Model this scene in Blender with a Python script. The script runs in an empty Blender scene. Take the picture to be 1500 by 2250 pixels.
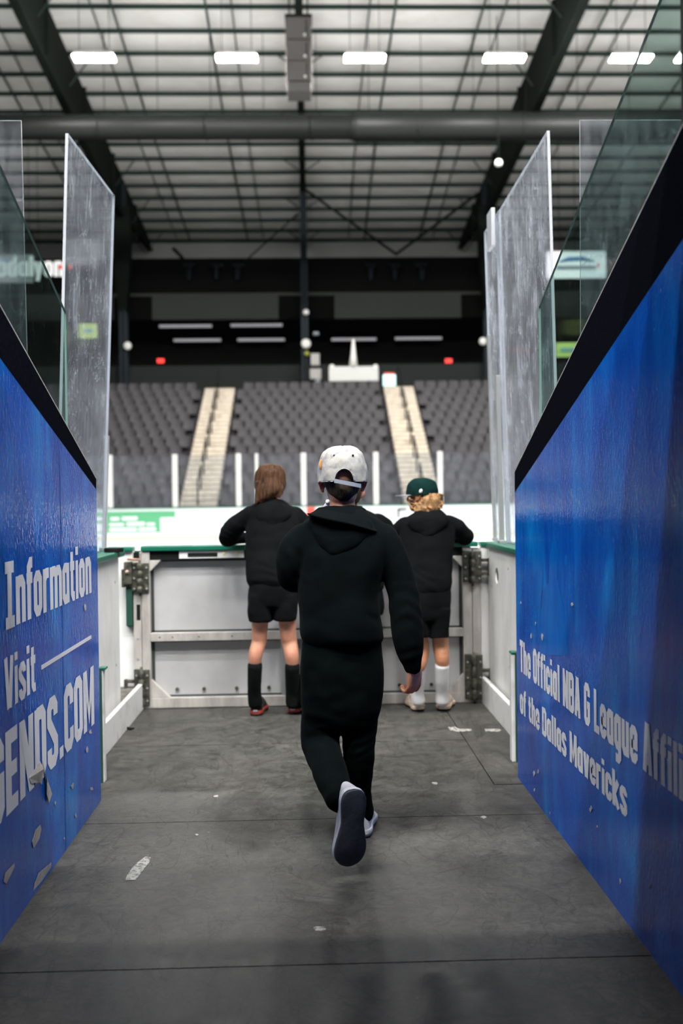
import bpy, bmesh, math, random
from mathutils import Vector, Matrix, noise as mnoise
random.seed(7)
SC = bpy.context.scene
COL = SC.collection
V = Vector
# ------------------------------------------------------------------ camera
F = 1500 * 35.0 / 24.0
CAMZ = 1.37
CAM = V((0, 0, CAMZ))
dY = V(((683 - 750) / F, (1125 - 1103) / F, -1)).normalized()
_r = math.radians(0.74)
dX = V((math.cos(_r), math.sin(_r), 0)); dX = (dX - dX.dot(dY) * dY).normalized()
dZ = dX.cross(dY)
RW = Matrix((dX, dY, dZ))            # camera axes -> world axes
cd = bpy.data.cameras.new('camera'); cam = bpy.data.objects.new('camera', cd); COL.objects.link(cam)
cd.sensor_fit = 'HORIZONTAL'; cd.sensor_width = 24; cd.lens = 35
cam.matrix_world = Matrix.Translation(CAM) @ RW.to_4x4()
cd.dof.use_dof = True; cd.dof.focus_distance = 3.95; cd.dof.aperture_fstop = 1.9
cd.clip_end = 300; cd.clip_start = 0.05
SC.camera = cam
SC.view_settings.view_transform = 'Standard'; SC.view_settings.look = 'None'
SC.view_settings.gamma = 1; SC.view_settings.exposure = 0.30
SC.view_settings.use_curve_mapping = False
# ------------------------------------------------------------------ world + light levels
LAMP = 530.0           # lamps over the ice
HOUSE = 560.0         # lamps over the near stands, behind the camera
#          # strength of the high-bay diffusers
w = bpy.data.worlds.new('world'); SC.world = w; w.use_nodes = True
w.node_tree.nodes['Background'].inputs[0].default_value = (0.80, 0.90, 1.0, 1)
w.node_tree.nodes['Background'].inputs[1].default_value = 0.10


def ray(px, py):
    return RW @ V(((px - 750) / F, (1125 - py) / F, -1))
def at(px, py, Y):
    d = ray(px, py); return CAM + d * (Y / d.y)
def onX(px, py, X):
    d = ray(px, py); return CAM + d * (X / d.x)
def onZ(px, py, Z=0.0):
    d = ray(px, py); return CAM + d * ((Z - CAMZ) / d.z)

# ------------------------------------------------------------------ materials
MATS = {}
def mat(name, col=(.5, .5, .5), rough=.5, metal=0, spec=.5, emit=None, estr=0, coat=0, fn=None, sheen=0, sss=0):
    if name in MATS: return MATS[name]
    m = bpy.data.materials.new(name); m.use_nodes = True; MATS[name] = m
    b = m.node_tree.nodes['Principled BSDF']
    if max(col) < .03 and spec == .5: spec = .10
    b.inputs['Base Color'].default_value = (*col, 1); b.inputs['Roughness'].default_value = rough
    b.inputs['Metallic'].default_value = metal; b.inputs['Specular IOR Level'].default_value = spec
    b.inputs['Coat Weight'].default_value = coat; b.inputs['Coat Roughness'].default_value = .12
    b.inputs['Sheen Weight'].default_value = sheen
    if sss: b.inputs['Subsurface Weight'].default_value = sss; b.inputs['Subsurface Scale'].default_value = .03
    if emit: b.inputs['Emission Color'].default_value = (*emit, 1); b.inputs['Emission Strength'].default_value = estr
    if fn: fn(m, m.node_tree, b)
    return m
def nd(t, k, **kw):
    n = t.nodes.new(k)
    for a, v in kw.items(): setattr(n, a, v)
    return n
def noise_node(t, scale, detail=4, rough=.6, stretch=(1, 1, 1), dist=0):
    tc = nd(t, 'ShaderNodeTexCoord'); mp = nd(t, 'ShaderNodeMapping'); mp.inputs['Scale'].default_value = stretch
    n = nd(t, 'ShaderNodeTexNoise'); n.inputs['Scale'].default_value = scale; n.inputs['Detail'].default_value = detail
    n.inputs['Roughness'].default_value = rough; n.inputs['Distortion'].default_value = dist
    t.links.new(tc.outputs['Object'], mp.inputs[0]); t.links.new(mp.outputs[0], n.inputs['Vector'])
    return n
def ramp(t, src, stops):
    r = nd(t, 'ShaderNodeValToRGB'); e = r.color_ramp.elements
    e[0].position, e[0].color = stops[0][0], (*stops[0][1], 1)
    e[1].position, e[1].color = stops[-1][0], (*stops[-1][1], 1)
    for p, c in stops[1:-1]:
        k = e.new(p); k.color = (*c, 1)
    t.links.new(src, r.inputs[0]); return r
def g(v): return (v, v, v)
def bump(t, b, src, strength=.3, dist=.01):
    n = nd(t, 'ShaderNodeBump'); n.inputs['Strength'].default_value = strength; n.inputs['Distance'].default_value = dist
    t.links.new(src, n.inputs['Height']); t.links.new(n.outputs[0], b.inputs['Normal']); return n
def mixcol(t, fac, a, bcol, mode='MIX'):
    n = nd(t, 'ShaderNodeMix', data_type='RGBA', blend_type=mode)
    if hasattr(fac, 'links') or hasattr(fac, 'is_linked'): t.links.new(fac, n.inputs[0])
    else: n.inputs[0].default_value = fac
    for s, i in ((a, 6), (bcol, 7)):
        if hasattr(s, 'is_linked'): t.links.new(s, n.inputs[i])
        else: n.inputs[i].default_value = (*s, 1)
    return n.outputs[2]

def speckled(c1, c2, scale=8, stretch=(1, 1, 1), bs=0.0, lo=.35, hi=.65, detail=5):
    def f(m, t, b):
        n = noise_node(t, scale, detail, .6, stretch)
        r = ramp(t, n.outputs[0], [(lo, c1), (hi, c2)])
        t.links.new(r.outputs[0], b.inputs['Base Color'])
        if bs: bump(t, b, n.outputs[0], bs, .01)
    return f
def blue_fn(m, t, b):
    n = noise_node(t, 1.5, 4, .55, (1, 2.2, .8), .9)
    r = ramp(t, n.outputs[0], [(.30, (.0002, .050, .36)), (.45, (.0004, .085, .46)), (.55, (.0006, .12, .54)), (.66, (.001, .19, .64)), (.8, (.005, .28, .74))])
    n2 = noise_node(t, 3.2, 4, .55, (1, 2.2, .45), .8)
    r2 = ramp(t, n2.outputs[0], [(.40, g(0)), (.66, g(.8))])
    c = mixcol(t, r2.outputs[0], r.outputs[0], (.0002, .062, .40))
    # small chips and scuffs in the print
    n3 = noise_node(t, 42, 3, .6, (1, 1.6, .7)); r3 = ramp(t, n3.outputs[0], [(.745, g(0)), (.765, g(1))])
    n4 = noise_node(t, 1.1, 2); r4 = ramp(t, n4.outputs[0], [(.5, g(0)), (.62, g(1))])
    mm = nd(t, 'ShaderNodeMath', operation='MULTIPLY'); t.links.new(r3.outputs[0], mm.inputs[0]); t.links.new(r4.outputs[0], mm.inputs[1])
    c2 = mixcol(t, mm.outputs[0], c, (.36, .38, .42))
    t.links.new(c2, b.inputs['Base Color'])
    n5 = noise_node(t, 60, 2, .5, (1, 1.3, .6)); bump(t, b, n5.outputs[0], .30, .006)
def floor_fn(m, t, b):
    n = noise_node(t, 1.4, 6, .65); r = ramp(t, n.outputs[0], [(.3, (.046, .045, .042)), (.7, (.084, .080, .074))])
    n2 = noise_node(t, 14, 9, .8, (1, 1, 1), 1.0); r2 = ramp(t, n2.outputs[0], [(.40, g(.55)), (.60, g(1.4))])
    c = mixcol(t, 1.0, r.outputs[0], r2.outputs[0], 'MULTIPLY')
    # thin dark scratches
    for s, st, d in ((2.2, (1, .35, 1), 2.6), (3.0, (.4, 1, 1), 2.2), (7, (1, 1, 1), 3.0), (15, (1, .6, 1), 3.5)):
        k = noise_node(t, s, 3, .55, st, d)
        a = nd(t, 'ShaderNodeMath', operation='SUBTRACT'); t.links.new(k.outputs[0], a.inputs[0]); a.inputs[1].default_value = .5
        ab = nd(t, 'ShaderNodeMath', operation='ABSOLUTE'); t.links.new(a.outputs[0], ab.inputs[0])
        rr = ramp(t, ab.outputs[0], [(.0, g(.38)), (.010, g(1))])
        c = mixcol(t, .75, c, rr.outputs[0], 'MULTIPLY')
    n6 = noise_node(t, 24, 2, .5); r6 = ramp(t, n6.outputs[0], [(.785, g(0)), (.80, g(.8))])
    c = mixcol(t, r6.outputs[0], c, (.22, .21, .20))
    t.links.new(c, b.inputs['Base Color'])
    rg = ramp(t, n2.outputs[0], [(.3, g(.42)), (.7, g(.62))]); t.links.new(rg.outputs[0], b.inputs['Roughness'])
    bump(t, b, n2.outputs[0], .35, .003)
def glass_mat(name, tint, haze, lo, hi, gl=.10, seed=0, hazecol=(.75, .78, .85), stretch=(6, 6, .8)):
    if name in MATS: return MATS[name]
    m = bpy.data.materials.new(name); m.use_nodes = True; MATS[name] = m; t = m.node_tree
    t.nodes.clear(); out = nd(t, 'ShaderNodeOutputMaterial')
    tr = nd(t, 'ShaderNodeBsdfTransparent'); tr.inputs[0].default_value = (*tint, 1)
    gs = nd(t, 'ShaderNodeBsdfGlossy'); gs.inputs['Roughness'].default_value = .06
    lw = nd(t, 'ShaderNodeLayerWeight'); lw.inputs[0].default_value = .18
    mf = nd(t, 'ShaderNodeMath', operation='MULTIPLY'); t.links.new(lw.outputs[0], mf.inputs[0]); mf.inputs[1].default_value = gl * 5
    s1 = nd(t, 'ShaderNodeMixShader'); t.links.new(mf.outputs[0], s1.inputs[0]); t.links.new(tr.outputs[0], s1.inputs[1]); t.links.new(gs.outputs[0], s1.inputs[2])
    df = nd(t, 'ShaderNodeBsdfDiffuse'); df.inputs[0].default_value = (*hazecol, 1)
    tl = nd(t, 'ShaderNodeBsdfTranslucent'); tl.inputs[0].default_value = (*hazecol, 1)
    dm = nd(t, 'ShaderNodeMixShader'); dm.inputs[0].default_value = .5
    t.links.new(df.outputs[0], dm.inputs[1]); t.links.new(tl.outputs[0], dm.inputs[2])
    n = noise_node(t, 3.0, 10, .78, stretch, .6); r = ramp(t, n.outputs[0], [(lo, g(.13 * haze)), ((lo + hi) / 2, g(.38 * haze)), (hi, g(haze))])
    n2 = noise_node(t, 1.3, 4, .5, (3, 3, 1.2), 1.2)
    a = nd(t, 'ShaderNodeMath', operation='SUBTRACT'); t.links.new(n2.outputs[0], a.inputs[0]); a.inputs[1].default_value = .5
    ab = nd(t, 'ShaderNodeMath', operation='ABSOLUTE'); t.links.new(a.outputs[0], ab.inputs[0])
    r2 = ramp(t, ab.outputs[0], [(.0, g(haze * .9)), (.0035, g(0))])
    ad = nd(t, 'ShaderNodeMath', operation='ADD'); ad.use_clamp = True; t.links.new(r.outputs[0], ad.inputs[0]); t.links.new(r2.outputs[0], ad.inputs[1])
    s2 = nd(t, 'ShaderNodeMixShader'); t.links.new(ad.outputs[0], s2.inputs[0]); t.links.new(s1.outputs[0], s2.inputs[1]); t.links.new(dm.outputs[0], s2.inputs[2])
    t.links.new(s2.outputs[0], out.inputs[0]); return m

M_blue = mat('blue_print', rough=.13, coat=.0, spec=.22, fn=blue_fn)
M_blue2 = mat('blue_print_light', (.004, .13, .52), .28, coat=.4)
M_black = mat('black_cap', (.006, .007, .012), .9, spec=.0, fn=speckled((.003, .0035, .006), (.007, .008, .012), 60, (1, 3, 1), .1))
M_letter = mat('lettering_vinyl', (.62, .64, .70), .45, fn=speckled((.40, .41, .44), (.66, .68, .74), 14, (1, 1, 1), 0, .25, .38))
M_floor = mat('rubber_floor', rough=.5, fn=floor_fn, spec=.22)
M_under = mat('floor_gap', (.004, .004, .004), .9)
M_board = mat('white_board', rough=.4, fn=speckled((.60, .59, .57), (.76, .77, .77), 5, (1, 1, .5), 0, .25, .6))
M_gatep = mat('gate_panel', rough=.45, fn=speckled((.36, .355, .345), (.45, .45, .46), 3, (1, 1, 1), 0, .2, .6))
M_alu = mat('aluminium_paint', rough=.42, fn=speckled((.30, .28, .26), (.48, .46, .43), 7, (2, 2, .5), 0, .3, .65))
M_alud = mat('dull_aluminium', (.42, .43, .43), .4, .6)
M_green = mat('green_cap', (.006, .125, .075), .35)
M_greend = mat('dark_green', (.008, .05, .035), .5)
M_dark = mat('dark_recess', (.008, .010, .009), .7)
M_hinge = mat('hinge_steel', rough=.5, metal=.2, fn=speckled((.018, .02, .016), (.10, .10, .075), 30, (1, 1, 1), .3))
M_curb = mat('curb_paint', rough=.5, fn=speckled((.42, .40, .38), (.64, .64, .64), 6, (1, 1, 1), 0, .25, .5))
M_dirt = mat('dirty_ledge', rough=.8, fn=speckled((.05, .045, .04), (.16, .145, .13), 14))
M_glass = glass_mat('scuffed_acrylic', (.88, .90, .93), .70, .47, .66, .04, stretch=(3.5, 3.5, .9))
M_glassL = glass_mat('scuffed_acrylic_dark', (.85, .88, .92), .52, .50, .68, .04, stretch=(3.5, 3.5, .9))
M_glass3 = glass_mat('clear_acrylic', (.88, .90, .92), .20, .45, .75, .05)
M_glass2 = glass_mat('green_tempered_glass', (.62, .72, .70), .03, .5, .8, .018, hazecol=(.7, .8, .8))
M_glassf = glass_mat('rink_glass', (.9, .93, .96), .16, .3, .7, .08, hazecol=(.8, .8, .85), stretch=(2, 2, .5))
M_edge = mat('acrylic_edge', (.46, .48, .52), .25, spec=.7)
M_edge2 = mat('tempered_edge', (.30, .42, .38), .2, spec=.8)
M_ice = mat('ice', (.90, .93, .95), .25)
M_fboard = mat('far_board', (.84, .87, .88), .35)
M_yellow = mat('kick_yellow', (.78, .66, .30), .5)
M_adgreen = mat('ad_green', (.10, .42, .20), .5)
M_red = mat('ad_red', (.75, .09, .07), .5)
M_black2 = mat('matte_black', (.006, .007, .007), .7)
M_seat = mat('seat_plastic', (.048, .045, .049), .6, spec=.2)
M_terr = mat('terrace_concrete', (.035, .034, .036), .9, spec=.1)
M_stair = mat('stair_concrete', rough=.7, fn=speckled((.47, .41, .33), (.64, .57, .47), 3))
M_insul = mat('roof_insulation', rough=.9, fn=speckled((.80, .775, .73), (.92, .90, .87), 1.2, (.5, 1, 1), 0, .3, .6))
M_purlin = mat('purlin_paint', (.035, .055, .048), .7, spec=.15)
M_steel = mat('rafter_steel', (.008, .011, .009), .8, spec=.08)
M_col = mat('column_steel', (.016, .022, .028), .5)
M_duct = mat('duct_fabric', (.007, .008, .0075), .5, spec=.2)
M_spk = mat('speaker_grille', (.13, .12, .117), .7, spec=.2)
M_spkd = mat('speaker_seam', (.02, .02, .02), .6)
M_backw = mat('back_wall', (.34, .35, .34), .8)
M_bulk = mat('bulkhead', (.006, .007, .006), .9)
M_panel = mat('fascia_panel', (.045, .05, .045), .7)
M_white = mat('white_plastic', (.75, .74, .70), .5)
M_greyw = mat('grey_white', (.36, .35, .33), .6)
M_lamp = mat('lamp_diffuser', (1, 1, 1), .5, emit=(1.0, .985, .955), estr=LAMP)
M_house = mat('house_lamp_diffuser', (1, 1, 1), .5, emit=(1.0, .98, .94), estr=HOUSE)
M_tube = mat('dim_tube', (.3, .3, .32), .5, emit=(.8, .78, .82), estr=.22)
M_exit = mat('exit_red', (.3, .01, .01), .5, emit=(1, .03, .02), estr=1.6)
M_screen = mat('screen_cyan', (.3, .5, .5), .5, emit=(.55, .85, .85), estr=1.1)
M_wallc = mat('tunnel_dark', (.012, .014, .014), .7)
def cloth(name, c, rough=.95, sheen=.012, s=260):
    def f(m, t, b):
        n = noise_node(t, s, 2, .5); n2 = noise_node(t, 6, 3, .5)
        r = ramp(t, n2.outputs[0], [(.3, tuple(x * .8 for x in c)), (.7, tuple(x * 1.2 for x in c))])
        t.links.new(r.outputs[0], b.inputs['Base Color']); bump(t, b, n.outputs[0], .25, .0015)
    return mat(name, c, rough, sheen=sheen, spec=.01 if max(c) < .03 else .2, fn=f)
M_hood = cloth('black_fleece', (.0030, .0044, .0050))
M_hood2 = cloth('charcoal_fleece', (.0055, .0062, .0068))
M_trous = cloth('black_sweatpants', (.0028, .0044, .0048))
M_short = cloth('black_shorts', (.005, .0055, .006))
M_cap = mat('cream_cap', rough=.9, spec=.1, fn=speckled((.17, .18, .22), (.38, .37, .345), 16, (1, 1, 1), .25, .36, .56))
M_strap = cloth('blue_grey_strap', (.24, .26, .33), .8)
M_capb = cloth('dark_green_cap', (.005, .020, .019), .8)
M_skin = mat('skin', rough=.5, sss=.55, fn=speckled((.46, .21, .135), (.56, .28, .185), 18))
M_skin2 = mat('skin_tan', rough=.5, sss=.2, fn=speckled((.36, .155, .075), (.46, .21, .115), 18))
M_sockb = cloth('black_sock', (.008, .009, .009))
M_sockw = cloth('white_sock', (.62, .61, .62))
def hairf(c1, c2, sc=90, st=(1, 1, .12)):
    def f(m, t, b):
        n = noise_node(t, sc, 4, .6, st); r = ramp(t, n.outputs[0], [(.3, c1), (.7, c2)])
        t.links.new(r.outputs[0], b.inputs['Base Color']); bump(t, b, n.outputs[0], .5, .003)
    return f
M_hair1 = mat('short_brown_hair', rough=.7, spec=.12, fn=hairf((.018, .014, .010), (.075, .055, .038)))
M_hair2 = mat('long_brown_hair', rough=.65, spec=.12, fn=hairf((.012, .006, .004), (.095, .045, .022)))
M_hair3 = mat('curly_blond_hair', rough=.65, spec=.12, fn=hairf((.12, .055, .025), (.50, .29, .14), 60, (1, 1, .5)))
M_hair4 = mat('dark_hair', rough=.7, spec=.12, fn=hairf((.012, .008, .006), (.04, .028, .018)))
M_shoew = mat('white_leather', (.60, .60, .64), .45)
M_shoeg = mat('grey_leather', (.40, .40, .45), .5)
M_sole = mat('navy_sole', rough=.6, fn=speckled((.024, .028, .045), (.044, .050, .072), 26, (.4, 3, 1), .4))
M_solew = mat('white_sole', (.55, .55, .58), .5)
M_lace = mat('pale_lace', (.45, .5, .62), .7)
M_shoeb = mat('black_shoe', (.010, .012, .014), .35)
M_shoer = mat('red_sole', (.30, .03, .02), .4)
M_beige = mat('cream_shoe', rough=.6, fn=speckled((.42, .24, .17), (.72, .62, .50), 45, (1, 1, 1), .2, .4, .55))
M_peel = mat('torn_paper', rough=.7, fn=speckled((.26, .25, .24), (.40, .39, .38), 20))
M_orange = mat('orange_patch', (.85, .28, .04), .6)
M_lime = mat('lime_sign', (.42, .55, .14), .6)
M_banner = mat('banner_white', (.80, .80, .81), .6)
M_bannerb = mat('banner_blue', (.08, .20, .38), .6)
M_bannerg = mat('banner_grey', (.22, .23, .27), .6)
M_eye = mat('eye_white', (.7, .7, .7), .2)
M_iris = mat('eye_iris', (.05, .03, .02), .2)
M_lip = mat('lips', (.45, .15, .12), .5)
M_tape = mat('worn_tape', rough=.6, fn=speckled((.10, .10, .098), (.42, .41, .38), 55, (1, 1, 1), .3, .40, .55))
M_bottle = mat('pale_bottle', (.62, .60, .74), .35)
M_puck = mat('puck_rubber', (.010, .010, .010), .6)

# ------------------------------------------------------------------ object helpers
def link_mesh(name, verts, faces, m, parent=None, smooth=False, fm=None):
    me = bpy.data.meshes.new(name); me.from_pydata([tuple(v) for v in verts], [], faces)
    ms = m if isinstance(m, (list, tuple)) else [m]
    for x in ms: me.materials.append(x)
    if fm:
        for p, i in zip(me.polygons, fm): p.material_index = i
    if smooth:
        for p in me.polygons: p.use_smooth = True
    me.update()
    o = bpy.data.objects.new(name, me); COL.objects.link(o)
    if parent is not None:
        o.parent = parent; o.matrix_parent_inverse = Matrix.Translation(-parent.location)
    return o
def tag(o, label=None, cat=None, group=None, kind=None):
    if label: o['label'] = label
    if cat: o['category'] = cat
    if group: o['group'] = group
    if kind: o['kind'] = kind
    return o
def empty(name, loc, label=None, cat=None, group=None):
    o = bpy.data.objects.new(name, None); COL.objects.link(o); o.location = loc; o.empty_display_size = .1
    return tag(o, label, cat, group)
class MB:
    def __init__(s): s.v = []; s.f = []; s.m = []; s.cur = 0
    def add(s, vs, fs):
        k = len(s.v); s.v += [V(x) for x in vs]; s.f += [[i + k for i in f] for f in fs]; s.m += [s.cur] * len(fs); return s
    def box(s, x0, x1, y0, y1, z0, z1):
        vs = [(x, y, z) for x in (x0, x1) for y in (y0, y1) for z in (z0, z1)]
        return s.add(vs, [(0, 1, 3, 2), (4, 6, 7, 5), (0, 4, 5, 1), (2, 3, 7, 6), (0, 2, 6, 4), (1, 5, 7, 3)])
    def prism(s, poly, off):
        n = len(poly); off = V(off); a = [V(p) for p in poly]
        return s.add(a + [p + off for p in a], [tuple(range(n))[::-1], tuple(range(n, 2 * n))] + [(i, (i + 1) % n, (i + 1) % n + n, i + n) for i in range(n)])
    def tube(s, pts, rad, seg=10, caps=True):
        pts = [V(p) for p in pts]; n = len(pts); rs = rad if isinstance(rad, (list, tuple)) else [rad] * n
        rings = []; up = None
        for i, p in enumerate(pts):
            d = (pts[min(i + 1, n - 1)] - pts[max(i - 1, 0)]).normalized()
            if up is None:
                up = V((0, 0, 1)) if abs(d.z) < .9 else V((0, 1, 0))
            a = (up - up.dot(d) * d).normalized(); b = d.cross(a); up = a
            rings.append([p + (a * math.cos(2 * math.pi * k / seg) + b * math.sin(2 * math.pi * k / seg)) * rs[i] for k in range(seg)])
        return s.loft(rings, caps)
    def loft(s, rings, caps=True):
        seg = len(rings[0]); vs = [p for r in rings for p in r]; fs = []
        for i in range(len(rings) - 1):
            for k in range(seg):
                fs.append((i * seg + k, i * seg + (k + 1) % seg, (i + 1) * seg + (k + 1) % seg, (i + 1) * seg + k))
        if caps:
            fs.append(tuple(range(seg))[::-1]); fs.append(tuple((len(rings) - 1) * seg + k for k in range(seg)))
        return s.add(vs, fs)
    def ell(s, c, r, seg=16, rot=None):
        c = V(c); rings = []
        for i in range(seg + 1):
            th = math.pi * i / seg; st = max(math.sin(th), 1e-3)
            ring = []
            for k in range(seg * 2):
                ph = math.pi * k / seg
                q = V((r[0] * st * math.cos(ph), r[1] * st * math.sin(ph), -r[2] * math.cos(th)))
                if rot: q = rot @ q
                ring.append(c + q)
            rings.append(ring)
        return s.loft(rings)
    def build(s, name, m, parent=None, smooth=False, bevel=0):
        o = link_mesh(name, s.v, s.f, m, parent, smooth, s.m if isinstance(m, (list, tuple)) else None)
        bm = bmesh.new(); bm.from_mesh(o.data); bmesh.ops.recalc_face_normals(bm, faces=bm.faces[:]); bm.to_mesh(o.data); bm.free()
        if bevel:
            b = o.modifiers.new('bevel', 'BEVEL'); b.width = bevel; b.segments = 2; b.limit_method = 'ANGLE'
        return o
def cat_rom(pts, n=5):
    pts = [V(p) for p in pts]; out = []
    for i in range(len(pts) - 1):
        p0 = pts[max(i - 1, 0)]; p1 = pts[i]; p2 = pts[i + 1]; p3 = pts[min(i + 2, len(pts) - 1)]
        for k in range(n):
            t = k / n
            out.append(.5 * ((2 * p1) + (p2 - p0) * t + (2 * p0 - 5 * p1 + 4 * p2 - p3) * t * t + (3 * p1 - p0 - 3 * p2 + p3) * t ** 3))
    out.append(pts[-1]); return out
def limb(mb, pr, seg=20, n=5):
    """pr: list of (point, radius)"""
    pts = cat_rom([V((*p, )) for p, r in pr], n); rs = [q.x for q in cat_rom([V((r, 0, 0)) for p, r in pr], n)]
    # rounded ends
    d0 = (pts[0] - pts[1]).normalized(); d1 = (pts[-1] - pts[-2]).normalized()
    P = [pts[0] + d0 * rs[0] * .8, pts[0] + d0 * rs[0] * .5] + pts + [pts[-1] + d1 * rs[-1] * .5, pts[-1] + d1 * rs[-1] * .8]
    R = [rs[0] * .35, rs[0] * .8] + rs + [rs[-1] * .8, rs[-1] * .35]
    mb.tube(P, R, seg)
def ringloft(mb, rows, seg=40, e=2.3, n=4):
    """rows: (cx, cy, cz, halfwidth, halfdepth) stacked bottom/top; smooth interpolation"""
    A = cat_rom([V(r[:3]) for r in rows], n); B = cat_rom([V((r[3], r[4], 0)) for r in rows], n)
    rings = []
    for c, b in zip(A, B):
        ring = []
        for k in range(seg):
            a = 2 * math.pi * k / seg; ca, sa = math.cos(a), math.sin(a)
            ring.append(c + V((math.copysign(abs(ca) ** (2 / e), ca) * b.x, math.copysign(abs(sa) ** (2 / e), sa) * b.y, 0)))
        rings.append(ring)
    mb.loft(rings)
def silh(rows):
    """rows: (py, pxL, pxR, halfdepth, Y) -> ringloft rows in world space"""
    out = []
    for py, a, b, hd, Y in rows:
        L = at(a, py, Y); R = at(b, py, Y); c = (L + R) / 2
        out.append((c.x, Y, c.z, abs(R.x - L.x) / 2, hd))
    return out
def fuse(mb, name, m, parent, voxel=.006, smooth=4, disp=None, sf=.6):
    tmp = bpy.data.meshes.new('tmp'); tmp.from_pydata([tuple(v) for v in mb.v], [], mb.f); tmp.update()
    to = bpy.data.objects.new('tmp', tmp); COL.objects.link(to)
    bm = bmesh.new(); bm.from_mesh(tmp); bmesh.ops.recalc_face_normals(bm, faces=bm.faces[:]); bm.to_mesh(tmp); bm.free()
    r = to.modifiers.new('r', 'REMESH'); r.mode = 'VOXEL'; r.voxel_size = voxel
    if smooth:
        s = to.modifiers.new('s', 'SMOOTH'); s.iterations = smooth; s.factor = sf
    dg = bpy.context.evaluated_depsgraph_get()
    me = bpy.data.meshes.new_from_object(to.evaluated_get(dg))
    bpy.data.objects.remove(to); bpy.data.meshes.remove(tmp)
    me.name = name; me.materials.clear(); me.materials.append(m)
    if disp:
        ns = [v.normal.copy() for v in me.vertices]
        for v, nn in zip(me.vertices, ns): v.co = v.co + nn * disp(v.co, nn)
    for p in me.polygons: p.use_smooth = True
    me.update()
    o = bpy.data.objects.new(name, me); COL.objects.link(o)
    if parent is not None: o.parent = parent; o.matrix_parent_inverse = Matrix.Translation(-parent.location)
    return o
def folds(amp=.006, sc=9, knots=(), seed=0., fine=.35):
    """cloth folds; knots = (point, radius, gain, axis): more folds squeezed around joints"""
    off = V((seed, seed * 1.7, -seed))
    def f(co, n):
        a = mnoise.noise(V((co.x * sc, co.y * sc, co.z * sc * .55)) + off)
        b = mnoise.noise(V((co.x * sc * 2.3, co.y * sc * 2.3, co.z * sc * 2.6)) + off * 2)
        d = amp * (a + fine * b)
        for p, r, gg, ax in knots:
            q = (co - p).length
            if q < r:
                k = (1 - q / r) ** 1.2
                s = (co - p).dot(ax)
                w = mnoise.noise(co * 7 + off) * 1.6
                d += k * gg * (math.sin(s * 95 + w * 5) * .6)
        return d
    return f

# ------------------------------------------------------------------ head / hand / foot
def head_parts(mb, c, yaw=0., tilt=0., s=1., ears=True):
    """c: centre of skull; yaw turns face from +Y to the left (+) ; returns rotation"""
    R = Matrix.Rotation(yaw, 3, 'Z') @ Matrix.Rotation(tilt, 3, 'X')
    P = lambda x, y, z: c + R @ V((x, y, z)) * s
    mb.ell(P(0, -.008, .022), (.076 * s, .092 * s, .088 * s), 16, R)
    mb.ell(P(0, .022, -.030), (.063 * s, .070 * s, .080 * s), 14, R)
    mb.ell(P(0, .052, -.078), (.036 * s, .034 * s, .030 * s), 10, R)
    mb.ell(P(0, -.035, -.035), (.058 * s, .050 * s, .065 * s), 12, R)
    limb(mb, [(P(0, .084, .008), .008 * s), (P(0, .098, -.022), .011 * s), (P(0, .090, -.034), .010 * s)], 10, 3)
    mb.ell(P(.012, .088, -.033), (.008 * s, .008 * s, .006 * s), 8, R); mb.ell(P(-.012, .088, -.033), (.008 * s, .008 * s, .006 * s), 8, R)
    for sx in (-1, 1):
        mb.ell(P(sx * .030, .074, .020), (.022 * s, .012 * s, .007 * s), 8, R)      # brow
        mb.ell(P(sx * .040, .060, -.022), (.022 * s, .018 * s, .020 * s), 8, R)      # cheek
    mb.ell(P(0, .083, -.056), (.021 * s, .009 * s, .0055 * s), 8, R); mb.ell(P(0, .081, -.066), (.019 * s, .009 * s, .006 * s), 8, R)
    if ears:
        for sx in (-1, 1):
            RR = R @ Matrix.Rotation(-sx * .55, 3, 'Z')
            mb.ell(P(sx * .083, -.002, -.008), (.006 * s, .020 * s, .033 * s), 10, RR)
            limb(mb, [(P(sx * .076, .014, .006), .0045 * s), (P(sx * .088, -.006, .026), .0055 * s), (P(sx * .096, -.018, .008), .0055 * s), (P(sx * .090, -.012, -.018), .005 * s), (P(sx * .078, .008, -.036), .0065 * s)], 8, 4)
    return R, P
def face_bits(P, R, s, parent):
    for sx in (-1, 1):
        mb = MB(); mb.ell(P(sx * .030, .074, .004), (.0125 * s, .0105 * s, .0085 * s), 10, R); e = mb.build('eye', M_eye, parent, True)
        mb = MB(); mb.ell(P(sx * .030, .0825, .004), (.0055 * s, .003 * s, .0055 * s), 8, R); mb.build('iris', M_iris, e, True)
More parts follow.
